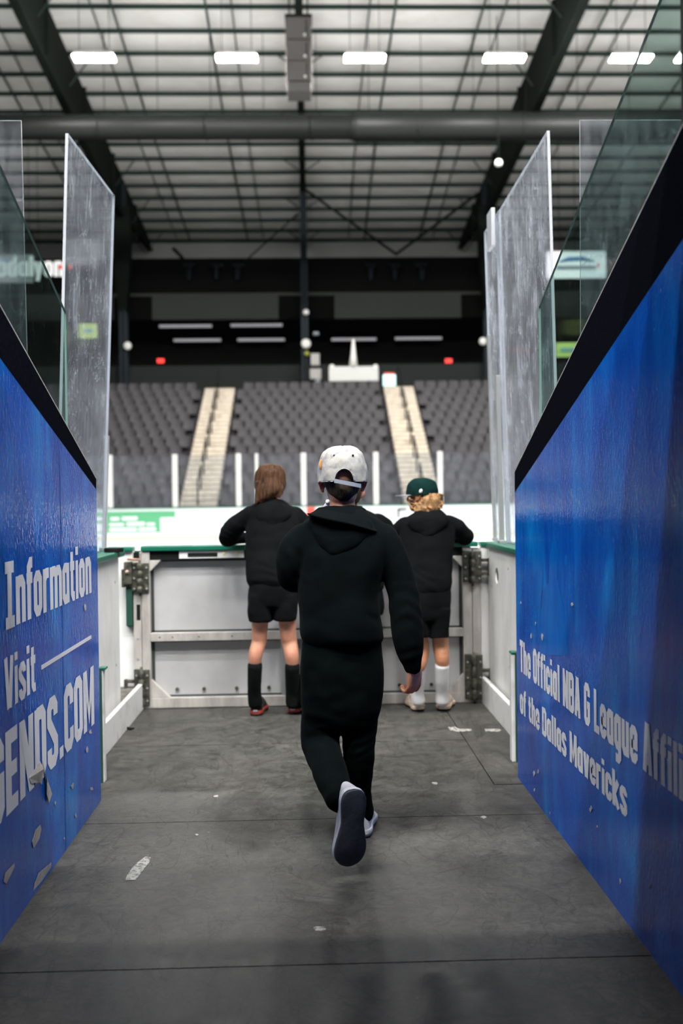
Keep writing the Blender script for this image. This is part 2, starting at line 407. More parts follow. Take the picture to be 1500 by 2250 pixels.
def hand_parts(mb, wrist, d, nrm, s=1., curl=.6, side=1, thumb=.5):
    """d: direction of fingers, nrm: back-of-hand normal, side: +1 thumb towards d x nrm"""
    d = V(d).normalized(); nrm = V(nrm); nrm = (nrm - nrm.dot(d) * d).normalized(); t = d.cross(nrm).normalized() * side
    P = lambda a, b, c: wrist + (d * a + t * b + nrm * c) * s
    limb(mb, [(P(-.05, 0, 0), .021 * s), (P(0, 0, 0), .020 * s)], 14, 3)
    for b in (-.024, -.008, .008, .024):
        limb(mb, [(P(.005, b * .7, 0), .0135 * s), (P(.035, b, .002), .0130 * s), (P(.068, b * 1.05, .001), .0105 * s)], 12, 3)
    L = (.050, .062, .066, .058)
    for i, b in enumerate((-.029, -.010, .010, .029)):
        p = P(.070, b, .001); a = 0.; pts = [(p, .0085 * s)]; rr = (.0080, .0074, .0062)
        for j, seg in enumerate((.46, .31, .23)):
            a += curl * (.55, .95, .7)[j] * (1 + .12 * (1 - i) * .3)
            p = p + (d * math.cos(a) - nrm * math.sin(a)) * (L[i] * seg * 1.25) * s
            pts.append((p, rr[j] * s * (.93 if i == 0 else 1)))
        limb(mb, pts, 10, 3)
    q0 = P(.012, .022, -.004); q1 = P(.036, .046, -.014); q2 = P(.058, .050 - thumb * .02, -.024 - thumb * .008); q3 = P(.078, .044 - thumb * .03, -.030 - thumb * .012)
    limb(mb, [(q0, .0125 * s), (q1, .0108 * s), (q2, .0092 * s), (q3, .0072 * s)], 10, 3)
    return P
def outline(L, W):
    a = cat_rom([V((y, w, 0)) for y, w in outline0(L, W)], 3); return [(q.x, max(q.y, 0)) for q in a]
def outline0(L, W):
    """shoe sole outline: heel at y=0, toe at y=L"""
    hw = [(0, 0), (.02, .45), (.08, .70), (.18, .80), (.32, .76), (.45, .74), (.58, .86), (.70, .98), (.80, 1.0), (.89, .88), (.96, .60), (.995, .22), (1, 0)]
    return [(y * L, w * W / 2) for y, w in hw]
def make_shoe(name, parent, M, L=.27, W=.098, upper=M_shoew, sole=M_sole, mid=M_solew, top=.085, lace=M_lace, side=1, accent=None):
    """M: 4x4 placing local shoe (heel origin, +Y toe, +Z up)"""
    o = outline(L, W)
    def ring(z, k, dy=0, kl=1.):
        pts = []
        for y, w in o: pts.append((w * k * (1 + .06 * side * math.sin(math.pi * y / L)), (y - L / 2) * kl + L / 2 + dy, z))
        for y, w in o[-2:0:-1]: pts.append((-w * k * (1 - .10 * side * math.sin(math.pi * y / L)), (y - L / 2) * kl + L / 2 + dy, z))
        return [M @ V(p) for p in pts]
    up = MB()
    def uring(t):
        # longitudinal stations for the upper
        pts = []
        y = t * L
        w = 0
        for i in range(len(o) - 1):
            if o[i][0] <= y <= o[i + 1][0]:
                f = (y - o[i][0]) / max(o[i + 1][0] - o[i][0], 1e-6); w = o[i][1] * (1 - f) + o[i + 1][1] * f
        h = top * (1.0 if t < .34 else max(.42, 1 - (t - .34) * 1.15)) * (1 if t < .9 else max(.35, 1 - (t - .9) * 5.5)) * (min(1, .72 + t * 4))
        ww = max(w, .006)
        for k in range(17):
            a = math.pi * k / 16
            x = math.cos(a); z = math.sin(a) ** .75
            nx = ww * (.97 - .36 * z * (1 if t < .4 else .55)) * (1 if x > 0 else 1)
            pts.append(M @ V((math.copysign(abs(x) ** .65, x) * nx, y, .018 + h * z)))
        return pts
    up.loft([uring(t) for t in (.012, .04, .10, .18, .28, .36, .44, .54, .64, .74, .83, .90, .955, .985)])
    u = fuse(up, name, upper, parent, .004, 2)
    mb = MB(); mb.loft([ring(.008, .98), ring(.012, 1.04), ring(.026, 1.05), ring(.030, .97)]); mb.build('midsole', mid, u, True)
    mb = MB(); mb.loft([ring(-.004, .90, 0, .97), ring(0, .99), ring(.009, 1.01)]); so = mb.build('sole', sole, u, True)
    if lace:
        mb = MB()
        for j in range(6):
            t = .40 + j * .055; y = t * L; h = .018 + top * max(.42, 1 - (t - .34) * 1.15) + .002; ww = W * .20
            mb.tube([M @ V((-ww, y, h - .010)), M @ V((-ww * .5, y + .004, h)), M @ V((ww * .5, y + .008, h)), M @ V((ww, y + .010, h - .010))], .0032, 6)
        mb.build('laces', lace, u, True)
    if accent:
        mb = MB(); mb.ell(M @ V((0, .002, .055)), (.014, .006, .022), 8); mb.build('heel_tab', accent, u, True)
        mb = MB(); mb.ell(M @ V((0, .000, .030)), (.016, .006, .008), 8); mb.build('heel_badge', M_solew, u, True)
    return u

# ------------------------------------------------------------------ lettering (own glyphs on a 10-unit cap height)
l, r_, H, X = .8, 3.4, 9.2, 6.7
def loop(a, b, c, d, k=.75):
    return [(a + k, b), (c - k, b), (c, b + k), (c, d - k), (c - k, d), (a + k, d), (a, d - k), (a, b + k), (a + k, b)]
GL = {
 ' ': (2.0, []),
 'I': (4.4, [[(2.2, 0), (2.2, 10)], [(.3, H), (4.1, H)], [(.3, .8), (4.1, .8)]]),
 'n': (4.3, [[(l, 0), (l, 7.5)], [(l, 5.9), (l + .8, X), (r_ - .7, X), (r_, X - .8), (r_, 0)]]),
 'f': (3.0, [[(1.2, 0), (1.2, H - .8), (2.0, H), (3.0, H)], [(0, X), (2.9, X)]]),
 'o': (4.3, [loop(l, .8, r_, X)]),
 'r': (3.3, [[(l, 0), (l, 7.5)], [(l, 5.7), (l + .9, X), (3.2, X)]]),
 'm': (6.9, [[(l, 0), (l, 7.5)], [(l, 5.9), (l + .8, X), (r_ - .7, X), (r_, X - .8), (r_, 0)], [(r_, 5.9), (r_ + .8, X), (5.3, X), (6.0, X - .8), (6.0, 0)]]),
 'a': (4.3, [loop(l, .8, r_, X), [(r_, 0), (r_, 7.5)]]),
 't': (3.2, [[(1.3, 9.4), (1.3, 1.6), (2.0, .8), (3.1, .8)], [(0, X), (3.0, X)]]),
 'i': (1.9, [[(.95, 0), (.95, 7.5)], [(.95, 8.6), (.95, 10.2)]]),
 'V': (4.9, [[(.8, 10), (2.15, 0)], [(4.1, 10), (2.75, 0)]]),
 'v': (4.3, [[(.8, 7.5), (1.85, 0)], [(3.5, 7.5), (2.45, 0)]]),
 's': (4.1, [[(3.3, 5.4), (3.3, 6.0), (2.7, X), (1.5, X), (.8, 6.0), (.8, 4.9), (3.3, 2.7), (3.3, 1.5), (2.7, .8), (1.5, .8), (.8, 1.5), (.8, 2.2)]]),
 'S': (4.5, [[(3.6, 7.2), (3.6, 8.4), (2.9, H), (1.5, H), (.8, 8.4), (.8, 6.6), (3.6, 3.5), (3.6, 1.6), (2.9, .8), (1.5, .8), (.8, 1.6), (.8, 2.9)]]),
 'G': (4.5, [[(3.6, 7.0), (3.6, 8.4), (2.9, H), (1.5, H), (.8, 8.4), (.8, 1.6), (1.5, .8), (2.9, .8), (3.6, 1.6), (3.6, 4.8), (2.2, 4.8)]]),
 'E': (4.0, [[(3.8, H), (.8, H), (.8, .8), (3.8, .8)], [(.8, 5.1), (3.5, 5.1)]]),
 'N': (4.9, [[(.8, 0), (.8, 10)], [(4.0, 0), (4.0, 10)], [(.9, 9.6), (3.9, .4)]]),
 'D': (4.5, [[(.8, .8), (2.9, .8), (3.6, 1.6), (3.6, 8.4), (2.9, H), (.8, H)], [(.8, 0), (.8, 10)]]),
 '.': (1.9, [[(.95, 0), (.95, 1.7)]]),
 'C': (4.4, [[(3.6, 6.8), (3.6, 8.4), (2.9, H), (1.5, H), (.8, 8.4), (.8, 1.6), (1.5, .8), (2.9, .8), (3.6, 1.6), (3.6, 3.2)]]),
 'O': (4.5, [loop(.8, .8, 3.6, H)]),
 'M': (6.0, [[(.8, 0), (.8, 10)], [(5.2, 0), (5.2, 10)], [(1.0, 9.8), (3.0, 2.2), (5.0, 9.8)]]),
 'T': (4.2, [[(2.1, 0), (2.1, 10)], [(0, H), (4.2, H)]]),
 'h': (4.3, [[(l, 0), (l, 10)], [(l, 5.9), (l + .8, X), (r_ - .7, X), (r_, X - .8), (r_, 0)]]),
 'e': (4.2, [[(.8, 3.7), (3.4, 3.7), (3.4, 6.0), (2.7, X), (1.5, X), (.8, 6.0), (.8, 1.5), (1.5, .8), (2.7, .8), (3.4, 1.5), (3.4, 2.2)]]),
 'c': (4.1, [[(3.3, 4.8), (3.3, 6.0), (2.6, X), (1.5, X), (.8, 6.0), (.8, 1.5), (1.5, .8), (2.6, .8), (3.3, 1.5), (3.3, 2.6)]]),
 'l': (1.9, [[(.95, 0), (.95, 10)]]),
 'B': (4.5, [loop(.8, .8, 3.6, 5.1, .6), loop(.8, 5.1, 3.6, H, .6), [(.8, 0), (.8, 10)]]),
 'A': (4.8, [[(.8, 0), (2.1, 10)], [(4.0, 0), (2.7, 10)], [(1.2, 2.6), (3.6, 2.6)]]),
 'L': (3.8, [[(.8, 10), (.8, .8), (3.7, .8)]]),
 'g': (4.3, [loop(l, .8, r_, X), [(r_, 7.5), (r_, -1.4), (2.7, -2.0), (.9, -2.0)]]),
 'u': (4.3, [[(l, 7.5), (l, 1.6), (l + .7, .8), (r_ - .8, .8), (r_, 1.6)], [(r_, 0), (r_, 7.5)]]),
 'd': (4.3, [loop(l, .8, r_, X), [(r_, 0), (r_, 10)]]),
 'k': (4.2, [[(l, 0), (l, 10)], [(3.6, 7.5), (1.2, 3.7), (3.8, 0)]]),
 'y': (4.3, [[(.7, 7.5), (2.15, .6)], [(3.6, 7.5), (1.6, -2.2)]]),
 'b': (4.3, [loop(l, .8, r_, X), [(l, 0), (l, 10)]]),
}
def ribbon(mb, pts, hw, T):
    closed = pts[0] == pts[-1]; P = [V((p[0], p[1], 0)) for p in pts]
    if closed: P = P[:-1]
    n = len(P); A = []; B = []
    for i in range(n):
        if closed: a, b = P[i - 1], P[(i + 1) % n]
        else: a, b = P[max(i - 1, 0)], P[min(i + 1, n - 1)]
        d0 = (P[i] - a); d1 = (b - P[i])
        if d0.length < 1e-6: d0 = d1
        if d1.length < 1e-6: d1 = d0
        d0.normalize(); d1.normalize(); n0 = V((-d0.y, d0.x, 0)); n1 = V((-d1.y, d1.x, 0)); m = (n0 + n1)
        m = m.normalized() if m.length > .1 else n0
        k = min(hw / max(m.dot(n0), .3), hw * 1.6); A.append(P[i] + m * k); B.append(P[i] - m * k)
    fs = []
    for i in range(n if closed else n - 1):
        j = (i + 1) % n; fs.append((i, j, n + j, n + i))
    mb.add([T(p.x, p.y) for p in A + B], fs)
def text_mesh(name, txt, T, m, parent, hw=.78, gap=.62, nrm=V((0, 0, 0))):
    """T(u, v): u along the line in glyph units, v up (0..10)"""
    mb = MB(); u = 0
    for ch in txt:
        wd, strokes = GL[ch]
        for j, s in enumerate(strokes): ribbon(mb, s, hw, lambda x, y, u=u, j=j: T(u + x, y) + nrm * (.0004 * j))
        u += wd + gap
    return link_mesh(name, mb.v, mb.f, m, parent)
def text_len(txt, gap=.62): return sum(GL[c][0] + gap for c in txt) - gap

# ================================================================== SETTING
# ---- floor of the passage: rubber panels with open seams
fl = empty('floor', (0, 2, 0)); tag(fl, kind='structure')
ys = [-3.2, onZ(380, 2128).y, onZ(450, 1805).y, onZ(750, 1631).y, 6.82]
MB().box(-1.4, 1.4, -3.3, 6.8, -.10, -.018).build('floor_base', M_under, fl)
for i in range(4):
    y0, y1 = ys[i] + .003, ys[i + 1] - .003
    sk = -.016
    mb = MB(); x0, x1 = -1.38, 1.38
    if i == 3:
        mb.prism([(x0, y0, -.018), (.86, y0, -.018), (.86, y1, -.018), (x0, y1, -.018)], (0, 0, .018)); mb.prism([(.866, y0 - .9, -.018), (x1, y0 - .9, -.018), (x1, y1, -.018), (.866, y1, -.018)], (0, 0, .018))
    elif i == 2:
        mb.prism([(x0, y0, -.018), (x1, y0, -.018), (x1, y1 - .906, -.018), (.86, y1 - .906, -.018), (.86, y1, -.018), (x0, y1, -.018)], (0, 0, .018))
    else:
        mb.box(x0, x1, y0, y1, -.018, 0)
    mb.build('floor_panel', M_floor, fl)
# ---- side walls of the passage
WL, WR = -0.99, 1.0
def side_wall(side, X, ye, top, low, name):
    s = -1 if X < 0 else 1
    w_ = empty(name, (X, 1, 0)); tag(w_, kind='structure')
    t = .12 * s
    # blue printed face up to the band
    yb = -3.2
    def zz(line, y): (ya, za), (yc, zc) = line; return za + (y - ya) * (zc - za) / (yc - ya)
    y2 = 2.2
    lo = [(X, y2, 0), (X, ye, 0), (X, ye, zz(low, ye)), (X, y2, zz(low, y2))]
    MB().prism(lo, (t, 0, 0)).build('printed_panel', M_blue, w_)
    MB().prism([(X, yb, 0), (X, y2, 0), (X, y2, zz(low, y2)), (X, yb, zz(low, y2) + 1.5)], (t, 0, 0)).build('printed_panel', M_blue, w_)
    up = [(X, y2, zz(low, y2)), (X, ye, zz(low, ye)), (X, ye, zz(top, ye)), (X, y2, zz(top, y2))]
    MB().prism(up, (t, 0, 0)).build('black_band', M_black, w_)
    e = [(X, y2, zz(top, y2)), (X, ye, zz(top, ye)), (X, ye, zz(top, ye) + .006), (X, y2, zz(top, y2) + .006)]
    MB().prism(e, (t, 0, 0)).build('band_edge', M_peel, w_)
    return w_
pl0 = onX(0, 672, WL); pl1 = onX(213, 1055, WL); ql0 = onX(0, 787, WL); ql1 = onX(213, 1078, WL)
pr0 = onX(1500, 275, WR); pr1 = onX(1131, 1035, WR); qr0 = onX(1500, 525, WR); qr1 = onX(1132, 1080, WR)
YEL = onX(215, 1300, WL).y; YER = onX(1133, 1300, WR).y
wl = side_wall('left', WL, YEL, ((pl0.y, pl0.z), (pl1.y, pl1.z)), ((ql0.y, ql0.z), (ql1.y, ql1.z)), 'wall_left')
wr = side_wall('right', WR, YER, ((pr0.y, pr0.z), (pr1.y, pr1.z)), ((qr0.y, qr0.z), (qr1.y, qr1.z)), 'wall_right')
# panel joint lines
for px, w_, X in ((131, wl, WL),):
    p = onX(px, 1000, X); e_ = .0012 if X < 0 else -.0012
    MB().box(X, X + e_, p.y - .0015, p.y + .0015, 0, onX(px, 985, X).z).build('panel_joint', mat('joint', (.01, .06, .22), .5), w_)
# lettering, placed on the wall in its own metres
def wall_text(w_, X, txt, pa, pb, pc, hwf=.90, gap=.62, name='lettering'):
    """pa: baseline start px, pb: baseline end px, pc: cap top above pa"""
    a = onX(*pa, X); b = onX(*pb, X); c = onX(*pc, X); eps = .0015 if X < 0 else -.0015
    n = text_len(txt, gap); du = (b - a) / n; hv = (c.z - a.z) / 10
    T = lambda u, v: V((X + eps, a.y + du.y * u, a.z + du.z * u + v * hv))
    return text_mesh(name, txt, T, M_letter, w_, hwf, gap, V((1 if X < 0 else -1, 0, 0)))
wall_text(wl, WL, 'Information', (10, 1384), (200, 1302), (10, 1237))
wall_text(wl, WL, 'Visit', (10, 1563), (78, 1516), (10, 1447))
a = onX(90, 1467, WL); b = onX(200, 1399, WL)
MB().prism([(WL + .0015, a.y, a.z - .008), (WL + .0015, b.y, b.z - .008), (WL + .0015, b.y, b.z + .008), (WL + .0015, a.y, a.z + .008)], (-.0005, 0, 0)).build('lettering_rule', M_letter, wl)
# the address line: place so that the final letters land as in the photo
a = onX(14, 1792, WL); b = onX(206, 1590, WL); c = onX(14, 1610, WL)
full = 'GENDS.COM'; nE = text_len('ENDS.COM'); n0 = GL['G'][0] + .62
du = (b - a) / nE; hv = (c.z - a.z) / 10
text_mesh('lettering', full, lambda u, v: V((WL + .0015, a.y + du.y * (u - n0), a.z + du.z * (u - n0) + v * hv)), M_letter, wl, .92, nrm=V((1, 0, 0)))
wall_text(wr, WR, 'The Official NBA G League', (1143, 1474), (1401, 1681), (1143, 1406), .96)
a = onX(1143, 1474, WR); b = onX(1401, 1681, WR); c = onX(1143, 1406, WR)
tl_ = text_len('The Official NBA G League'); du = (b - a) / tl_; hv = (c.z - a.z) / 10
off = tl_ + .62 + 2.0 + .62
text_mesh('lettering', 'Affiliate', lambda u, v: V((WR - .0015, a.y + du.y * (u + off), a.z + du.z * (u + off) + v * hv)), M_letter, wr, .96, nrm=V((-1, 0, 0)))
wall_text(wr, WR, 'of the Dallas Mavericks', (1143, 1564), (1378, 1797), (1143, 1510), .96)
# faint lighter figures in the print of the right wall
def print_patch(w_, X, pts, m, name='print_figure'):
    eps = .0008 if X < 0 else -.0008
    P = [onX(x, y, X) for x, y in pts]; P = [V((X + eps, p.y, p.z)) for p in P]
    return link_mesh(name, P, [tuple(range(len(P)))], m, w_)
M_fig = mat('print_figure_blue', rough=.13, spec=.22, fn=speckled((.0005, .095, .48), (.001, .15, .58), 5, (1, 2, .8)))
print_patch(wr, WR, [(1186, 1440), (1190, 1300), (1206, 1280), (1208, 1220), (1213, 1190), (1222, 1188), (1226, 1215), (1224, 1270), (1238, 1340), (1250, 1440)], M_fig)
print_patch(wr, WR, [(1166, 1330), (1172, 1270), (1182, 1240), (1184, 1210), (1190, 1212), (1193, 1250), (1190, 1335)], M_fig)
print_patch(wr, WR, [(1390, 1360), (1393, 1350), (1402, 1352), (1410, 1375), (1406, 1402), (1396, 1398)], M_fig)
print_patch(wr, WR, [(1240, 1222), (1246, 1220), (1247, 1242), (1241, 1244)], M_fig)
# torn places: paper lifted off the wall, curled outward
def torn(w_, X, pts, curl=0.):
    s = 1 if X < 0 else -1
    P = []
    for i, (x, y) in enumerate(pts):
        q = onX(x, y, X); P.append(V((X + s * (.002 + curl * (i / (len(pts) - 1)) ** 2), q.y, q.z)))
    mb = MB(); mb.prism(P, (s * .0012, 0, 0)); return mb.build('torn_patch', M_peel, w_)
def chip(x, y, a_, b_):
    rg = random.Random(int(x * 7 + y)); return [(x + a_ * .85 * math.cos(t) * rg.uniform(.45, 1.1), y - b_ * .85 * math.sin(t) * rg.uniform(.45, 1.1)) for t in [k * math.pi / 5 + .3 for k in range(10)]]
torn(wl, WL, [(86, 1672), (62, 1710), (66, 1722), (82, 1718), (86, 1724), (87, 1690)], .012)
torn(wl, WL, [(92, 1672), (98, 1700), (112, 1745), (104, 1764), (97, 1745), (96, 1715)], .010)
torn(wl, WL, [(87, 1812), (89, 1822), (85, 1842), (72, 1864), (69, 1850), (76, 1824)])
torn(wl, WL, [(30, 1897), (30, 1905), (12, 1942), (7, 1938), (10, 1918)])
torn(wl, WL, [(111, 1895), (110, 1906), (90, 1936), (72, 1956), (75, 1940), (84, 1918)])
for (x, y, a_, b_) in ((186, 1335, 3, 12), (197, 1608, 4, 7), (190, 1648, 3, 10), (158, 1728, 4, 10), (200, 1733, 6, 4), (120, 1765, 2, 6), (140, 1842, 2, 5), (165, 1792, 2, 8)):
    torn(wl, WL, chip(x, y, a_, b_))
for (x, y, a_, b_) in ((1258, 1328, 4, 5), (1192, 1400, 3, 12), (1177, 1370, 1, 5), (1168, 1398, 2, 8), (1299, 1778, 4, 9), (1174, 1700, 3, 8), (1183, 1696, 2, 7), (1175, 1735, 2, 5), (1428, 1948, 2, 7), (1426, 2118, 4, 12), (1364, 1936, 2, 8), (1145, 1325, 2, 4), (1313, 1816, 2, 4), (1209, 1787, 1, 4)):
    torn(wr, WR, chip(x, y, a_, b_))

# ---- enclosure behind the camera and over it
MB().box(-1.3, 1.3, -3.3, 2.38, 2.86, 3.1).build('ceiling', M_wallc)['kind'] = 'structure'
MB().box(-1.3, 1.3, -3.4, -3.3, -.1, 3.2).build('wall_back', M_wallc)['kind'] = 'structure'
MB().box(1.005, 1.35, 2.2, onX(1493, 300, 1.0).y, 2.35, 4.2).build('wall_header', M_black2)['kind'] = 'structure'

# ---- low green/white end posts beside the blue walls
for X0, pT, pB, lab in ((-1.035, (225, 1472), (230, 1735), 'thin green and white edge post at foot of left blue wall'), (1.045, (1131, 1437), (1131, 1722), 'thin green and white edge post at foot of right blue wall')):
    q = onX(*pB, X0); zt = at(pT[0], pT[1], q.y).z; s = 1 if X0 > 0 else -1
    e = empty('edge_post', (q.x, q.y, 0), lab, 'post')
    MB().box(q.x - .014, q.x + .004 * s + .004, q.y, q.y + .05, 0, zt).build('post_face', M_curb, e, bevel=.002)
    MB().box(q.x - .008 + .014 * s, q.x + .008 + .014 * s, q.y - .012, q.y + .05, 0, zt + .01).build('post_edge', M_greend, e, bevel=.002)
    MB().box(q.x - .014, q.x + .014, q.y - .004, q.y + .05, zt, zt + .012).build('post_cap', M_green, e, bevel=.003)

# ---- white dasher boards each side, caps, curbs
BX = 1.19
ZC = 1.085
lb = empty('dasher_board', (-BX - .05, 5.5, 0), 'white dasher board with green cap left of the gate', 'board')
MB().box(-BX - .07, -BX, 4.85, 6.17, 0, ZC - .03).build('panel', M_board, lb)
mb = MB(); mb.box(-BX - .17, -BX + .035, 4.80, 6.20, ZC - .035, ZC); mb.build('cap', M_green, lb, bevel=.008)
rb = empty('dasher_board', (BX + .05, 5.7, 0), 'white dasher board with green cap right of the gate', 'board')
hole = at(1091, 1265, 6.2); hole = onX(1091, 1265, BX); hy, hz = hole.y, hole.z
mb = MB(); n = 20
cir = [(BX, hy + .052 * math.cos(2 * math.pi * k / n), hz + .052 * math.sin(2 * math.pi * k / n)) for k in range(n)]
y0, y1, z0, z1 = 4.95, 6.68, 0, ZC - .03
def sq(a):
    c, s = math.cos(a), math.sin(a); ty = ((y1 - hy) / c if c > 1e-6 else ((y0 - hy) / c if c < -1e-6 else 1e9)); tz = ((z1 - hz) / s if s > 1e-6 else ((z0 - hz) / s if s < -1e-6 else 1e9)); t = min(ty, tz)
    return (BX, hy + c * t, hz + s * t)
angs = sorted(set([2 * math.pi * k / 40 for k in range(40)] + [math.atan2(zz_ - hz, yy_ - hy) % (2 * math.pi) for yy_ in (y0, y1) for zz_ in (z0, z1)]))
inn = [(BX, hy + .052 * math.cos(a), hz + .052 * math.sin(a)) for a in angs]; out = [sq(a) for a in angs]; N_ = len(angs)
vs = inn + out + [(BX + .07, p[1], p[2]) for p in inn]
mb.add(vs, [(i, (i + 1) % N_, N_ + (i + 1) % N_, N_ + i) for i in range(N_)] + [(i, (i + 1) % N_, 2 * N_ + (i + 1) % N_, 2 * N_ + i) for i in range(N_)])
mb.box(BX, BX + .07, 4.945, 4.95, 0, z1)
mb.build('panel', M_board, rb)
mb = MB(); mb.tube([(BX + .012, hy, hz), (BX + .065, hy, hz)], .0515, 24); mb.build('hole_shade_plug', mat('hole_black', (.002, .002, .002), 1, spec=0.0), rb); mb = MB(); mb.box(BX + .072, BX + .09, 4.95, 6.68, 0, z1); mb.build('backing', M_dark, rb)  # black plug fills the hole and stands in for the shade inside
MB().box(BX - .02, BX + .17, 4.90, 6.69, ZC - .035, ZC).build('cap', M_green, rb, bevel=.008)
mb = MB()
for (y, z) in ((5.2, .95), (5.2, .5), (6.0, .95), (6.0, .35), (6.55, .8)): mb = MB(); mb.tube([(BX - .003, y, z), (BX + .002, y, z)], .008, 8); mb.build('screw', M_alud, rb)
mb = MB()
for (y, z) in ((5.05, .9), (5.05, .4), (6.05, .9), (6.05, .4)): mb = MB(); mb.tube([(-BX + .003, y, z), (-BX - .002, y, z)], .008, 8); mb.build('screw', M_alud, lb)
for s, lab, ya in ((-1, 'low white painted curb on the floor along the left board', 4.86), (1, 'low white painted curb on the floor along the right board', 4.95)):
    x0 = s * 1.165; c_ = empty('floor_curb', (x0, 5.8, 0), lab, 'curb')
    zc = .175
    mb = MB(); mb.box(min(x0, x0 - .03 * s), max(x0, x0 - .03 * s), ya, 6.72, 0, zc); mb.build('curb_face', M_curb, c_, bevel=.004)
    x1 = s * 1.32
    if s > 0: mb = MB(); mb.box(x0, 1.1895, ya, 6.72, 0, zc - .02)
    else: mb = MB(); mb.box(-1.30, x0, 6.175, 6.72, 0, zc - .03)
    mb.build('curb_ledge', M_dirt, c_)

# ---- corner return boards between side boards and the gate
GY = 6.70
def px2x(px, py, Y): return at(px, py, Y).x
def zat(py, px=670, Y=GY): return at(px, py, Y).z
# left return with slot
rt = empty('corner_board', (-1.2, GY, 0), 'narrow white corner board with dark slot left of the gate', 'board')
xa, xb = -1.42, px2x(293, 1300, GY)
mb = MB(); xs = px2x(277, 1300, GY); zs0, zs1 = zat(1372), zat(1262)
mb.box(xa, xs, GY + .02, GY + .06, 0, ZC - .03); mb.box(xs, xb, GY + .02, GY + .06, 0, zs0); mb.box(xs, xb, GY + .02, GY + .06, zs1, ZC - .03)
mb.build('panel', M_board, rt)
MB().box(xa, xb + .04, GY + .065, GY + .09, 0, ZC - .03).build('backing', M_greend, rt)
MB().box(xa, xb, GY + .0, GY + .10, ZC - .03, ZC).build('cap', M_green, rt, bevel=.006)
# posts (aluminium uprights) - left fixed post
def post(px0, px1, name, lab, zt, zb=0., m=M_alu, dy=.07, extra=None):
    x0, x1 = px2x(px0, 1350, GY), px2x(px1, 1350, GY)
    e = empty(name, ((x0 + x1) / 2, GY, 0), lab, 'post')
    MB().box(x0, x1, GY - .015, GY + dy, zb, zt).build('upright', m, e, bevel=.003)
    for py in (1313, 1396, 1440):
        z = zat(py); mb = MB(); mb.tube([((x0 + x1) / 2, GY - .019, z), ((x0 + x1) / 2, GY - .012, z)], .006, 8); mb.build('screw', M_alud, e)
    return e, x0, x1
e, x0, x1 = post(294, 311.5, 'gate_post', 'white aluminium post at the left side of the gate', ZC - .04)
MB().box(px2x(301, 1340, GY), px2x(309, 1340, GY), GY - .018, GY - .014, zat(1355), zat(1322)).build('label_strip', M_dark, e)
MB().box(x0 + .006, x1 - .008, GY - .018, GY - .014, zat(1222), zat(1208)).build('latch_window', M_dark, e)
e2, _, _ = post(1037.5, 1055, 'gate_post', 'white aluminium post at the right side of the gate', ZC - .04)
e3 = empty('corner_board', (1.12, GY, 0), 'narrow white corner board right of the gate', 'board')
MB().box(px2x(1057, 1350, GY), 1.30, GY + .012, GY + .06, 0, ZC - .03).build('panel', M_board, e3)
MB().box(px2x(1057, 1350, GY), 1.30, GY - .0, GY + .10, ZC - .03, ZC).build('cap', M_green, e3, bevel=.006)

# ---- the gate
gt = empty('rink_gate', (0, GY, 0), 'white panelled rink gate with aluminium frame closing the passage', 'gate')
gx0, gx1 = px2x(312.5, 1350, GY), px2x(1036, 1350, GY); sx0, sx1 = px2x(331, 1350, GY), px2x(1016, 1350, GY)
zt = ZC - .03; zp1, zp0 = zat(1226), zat(1527); zb0 = .004
mb = MB()
mb.box(gx0, sx0, GY - .02, GY + .06, zb0, zat(1207)); mb.box(sx1, gx1, GY - .02, GY + .06, zb0, zat(1207))
mb.box(sx0, sx1, GY - .02, GY + .06, zb0, zp0)                        # bottom rail
zm1, zm0 = zat(1385), zat(1403)
mb.box(sx0, sx1, GY - .025, GY + .05, zm0, zm1)                       # middle rail
cc = .14
for (xx, sg) in ((sx0, 1), (sx1, -1)):
    mb.prism([(xx, GY - .018, zp1), (xx + sg * cc * .55, GY - .018, zp1), (xx, GY - .018, zp1 - cc * .55)], (0, .05, 0))
    mb.prism([(xx, GY - .018, zp0), (xx + sg * cc * .9, GY - .018, zp0), (xx, GY - .018, zp0 + cc * .9)], (0, .05, 0))
mb.build('frame', M_alu, gt, bevel=.003)
MB().box(sx0, sx1, GY + .035, GY + .05, zp0 - .01, zp1 + .03).build('panel', M_gatep, gt)
mb = MB()   # dark border strips around both panels
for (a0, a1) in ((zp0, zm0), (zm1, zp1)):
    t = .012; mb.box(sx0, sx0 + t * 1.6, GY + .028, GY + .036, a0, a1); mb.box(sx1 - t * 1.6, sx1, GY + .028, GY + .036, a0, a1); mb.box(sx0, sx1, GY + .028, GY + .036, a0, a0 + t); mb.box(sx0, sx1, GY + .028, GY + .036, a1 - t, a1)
mb.build('panel_border', mat('panel_border', (.035, .045, .045), .6), gt)
st0, st1 = px2x(600, 1450, GY), px2x(640, 1450, GY)
MB().box(px2x(618, 1450, GY), px2x(650, 1450, GY), GY + .0, GY + .04, zp0, zm0).build('stile', M_alud, gt, bevel=.003)
MB().box(px2x(318, 1210, GY), sx1, GY - .01, GY + .045, zp1, zt).build('top_channel', M_dark, gt)
MB().box(-1.14, 1.12, GY - .03, GY + .10, zt, ZC + .004).build('cap', M_green, gt, bevel=.006)
MB().box(px2x(394, 1215, GY), px2x(536, 1215, GY), GY - .016, GY - .010, zat(1223), zat(1207)).build('label_strip', M_board, gt)
MB().box(px2x(413, 1215, GY), px2x(478, 1215, GY), GY - .020, GY - .016, zat(1219), zat(1211)).build('handle_slot', M_dark, gt)
mb = MB()
for px in (492, 520, 545): mb = MB(); mb.ell((px2x(px, 1213, GY), GY - .018, zat(1213)), (.010, .003, .010), 8); mb.build('sticker', M_yellow, gt)
mb = MB()
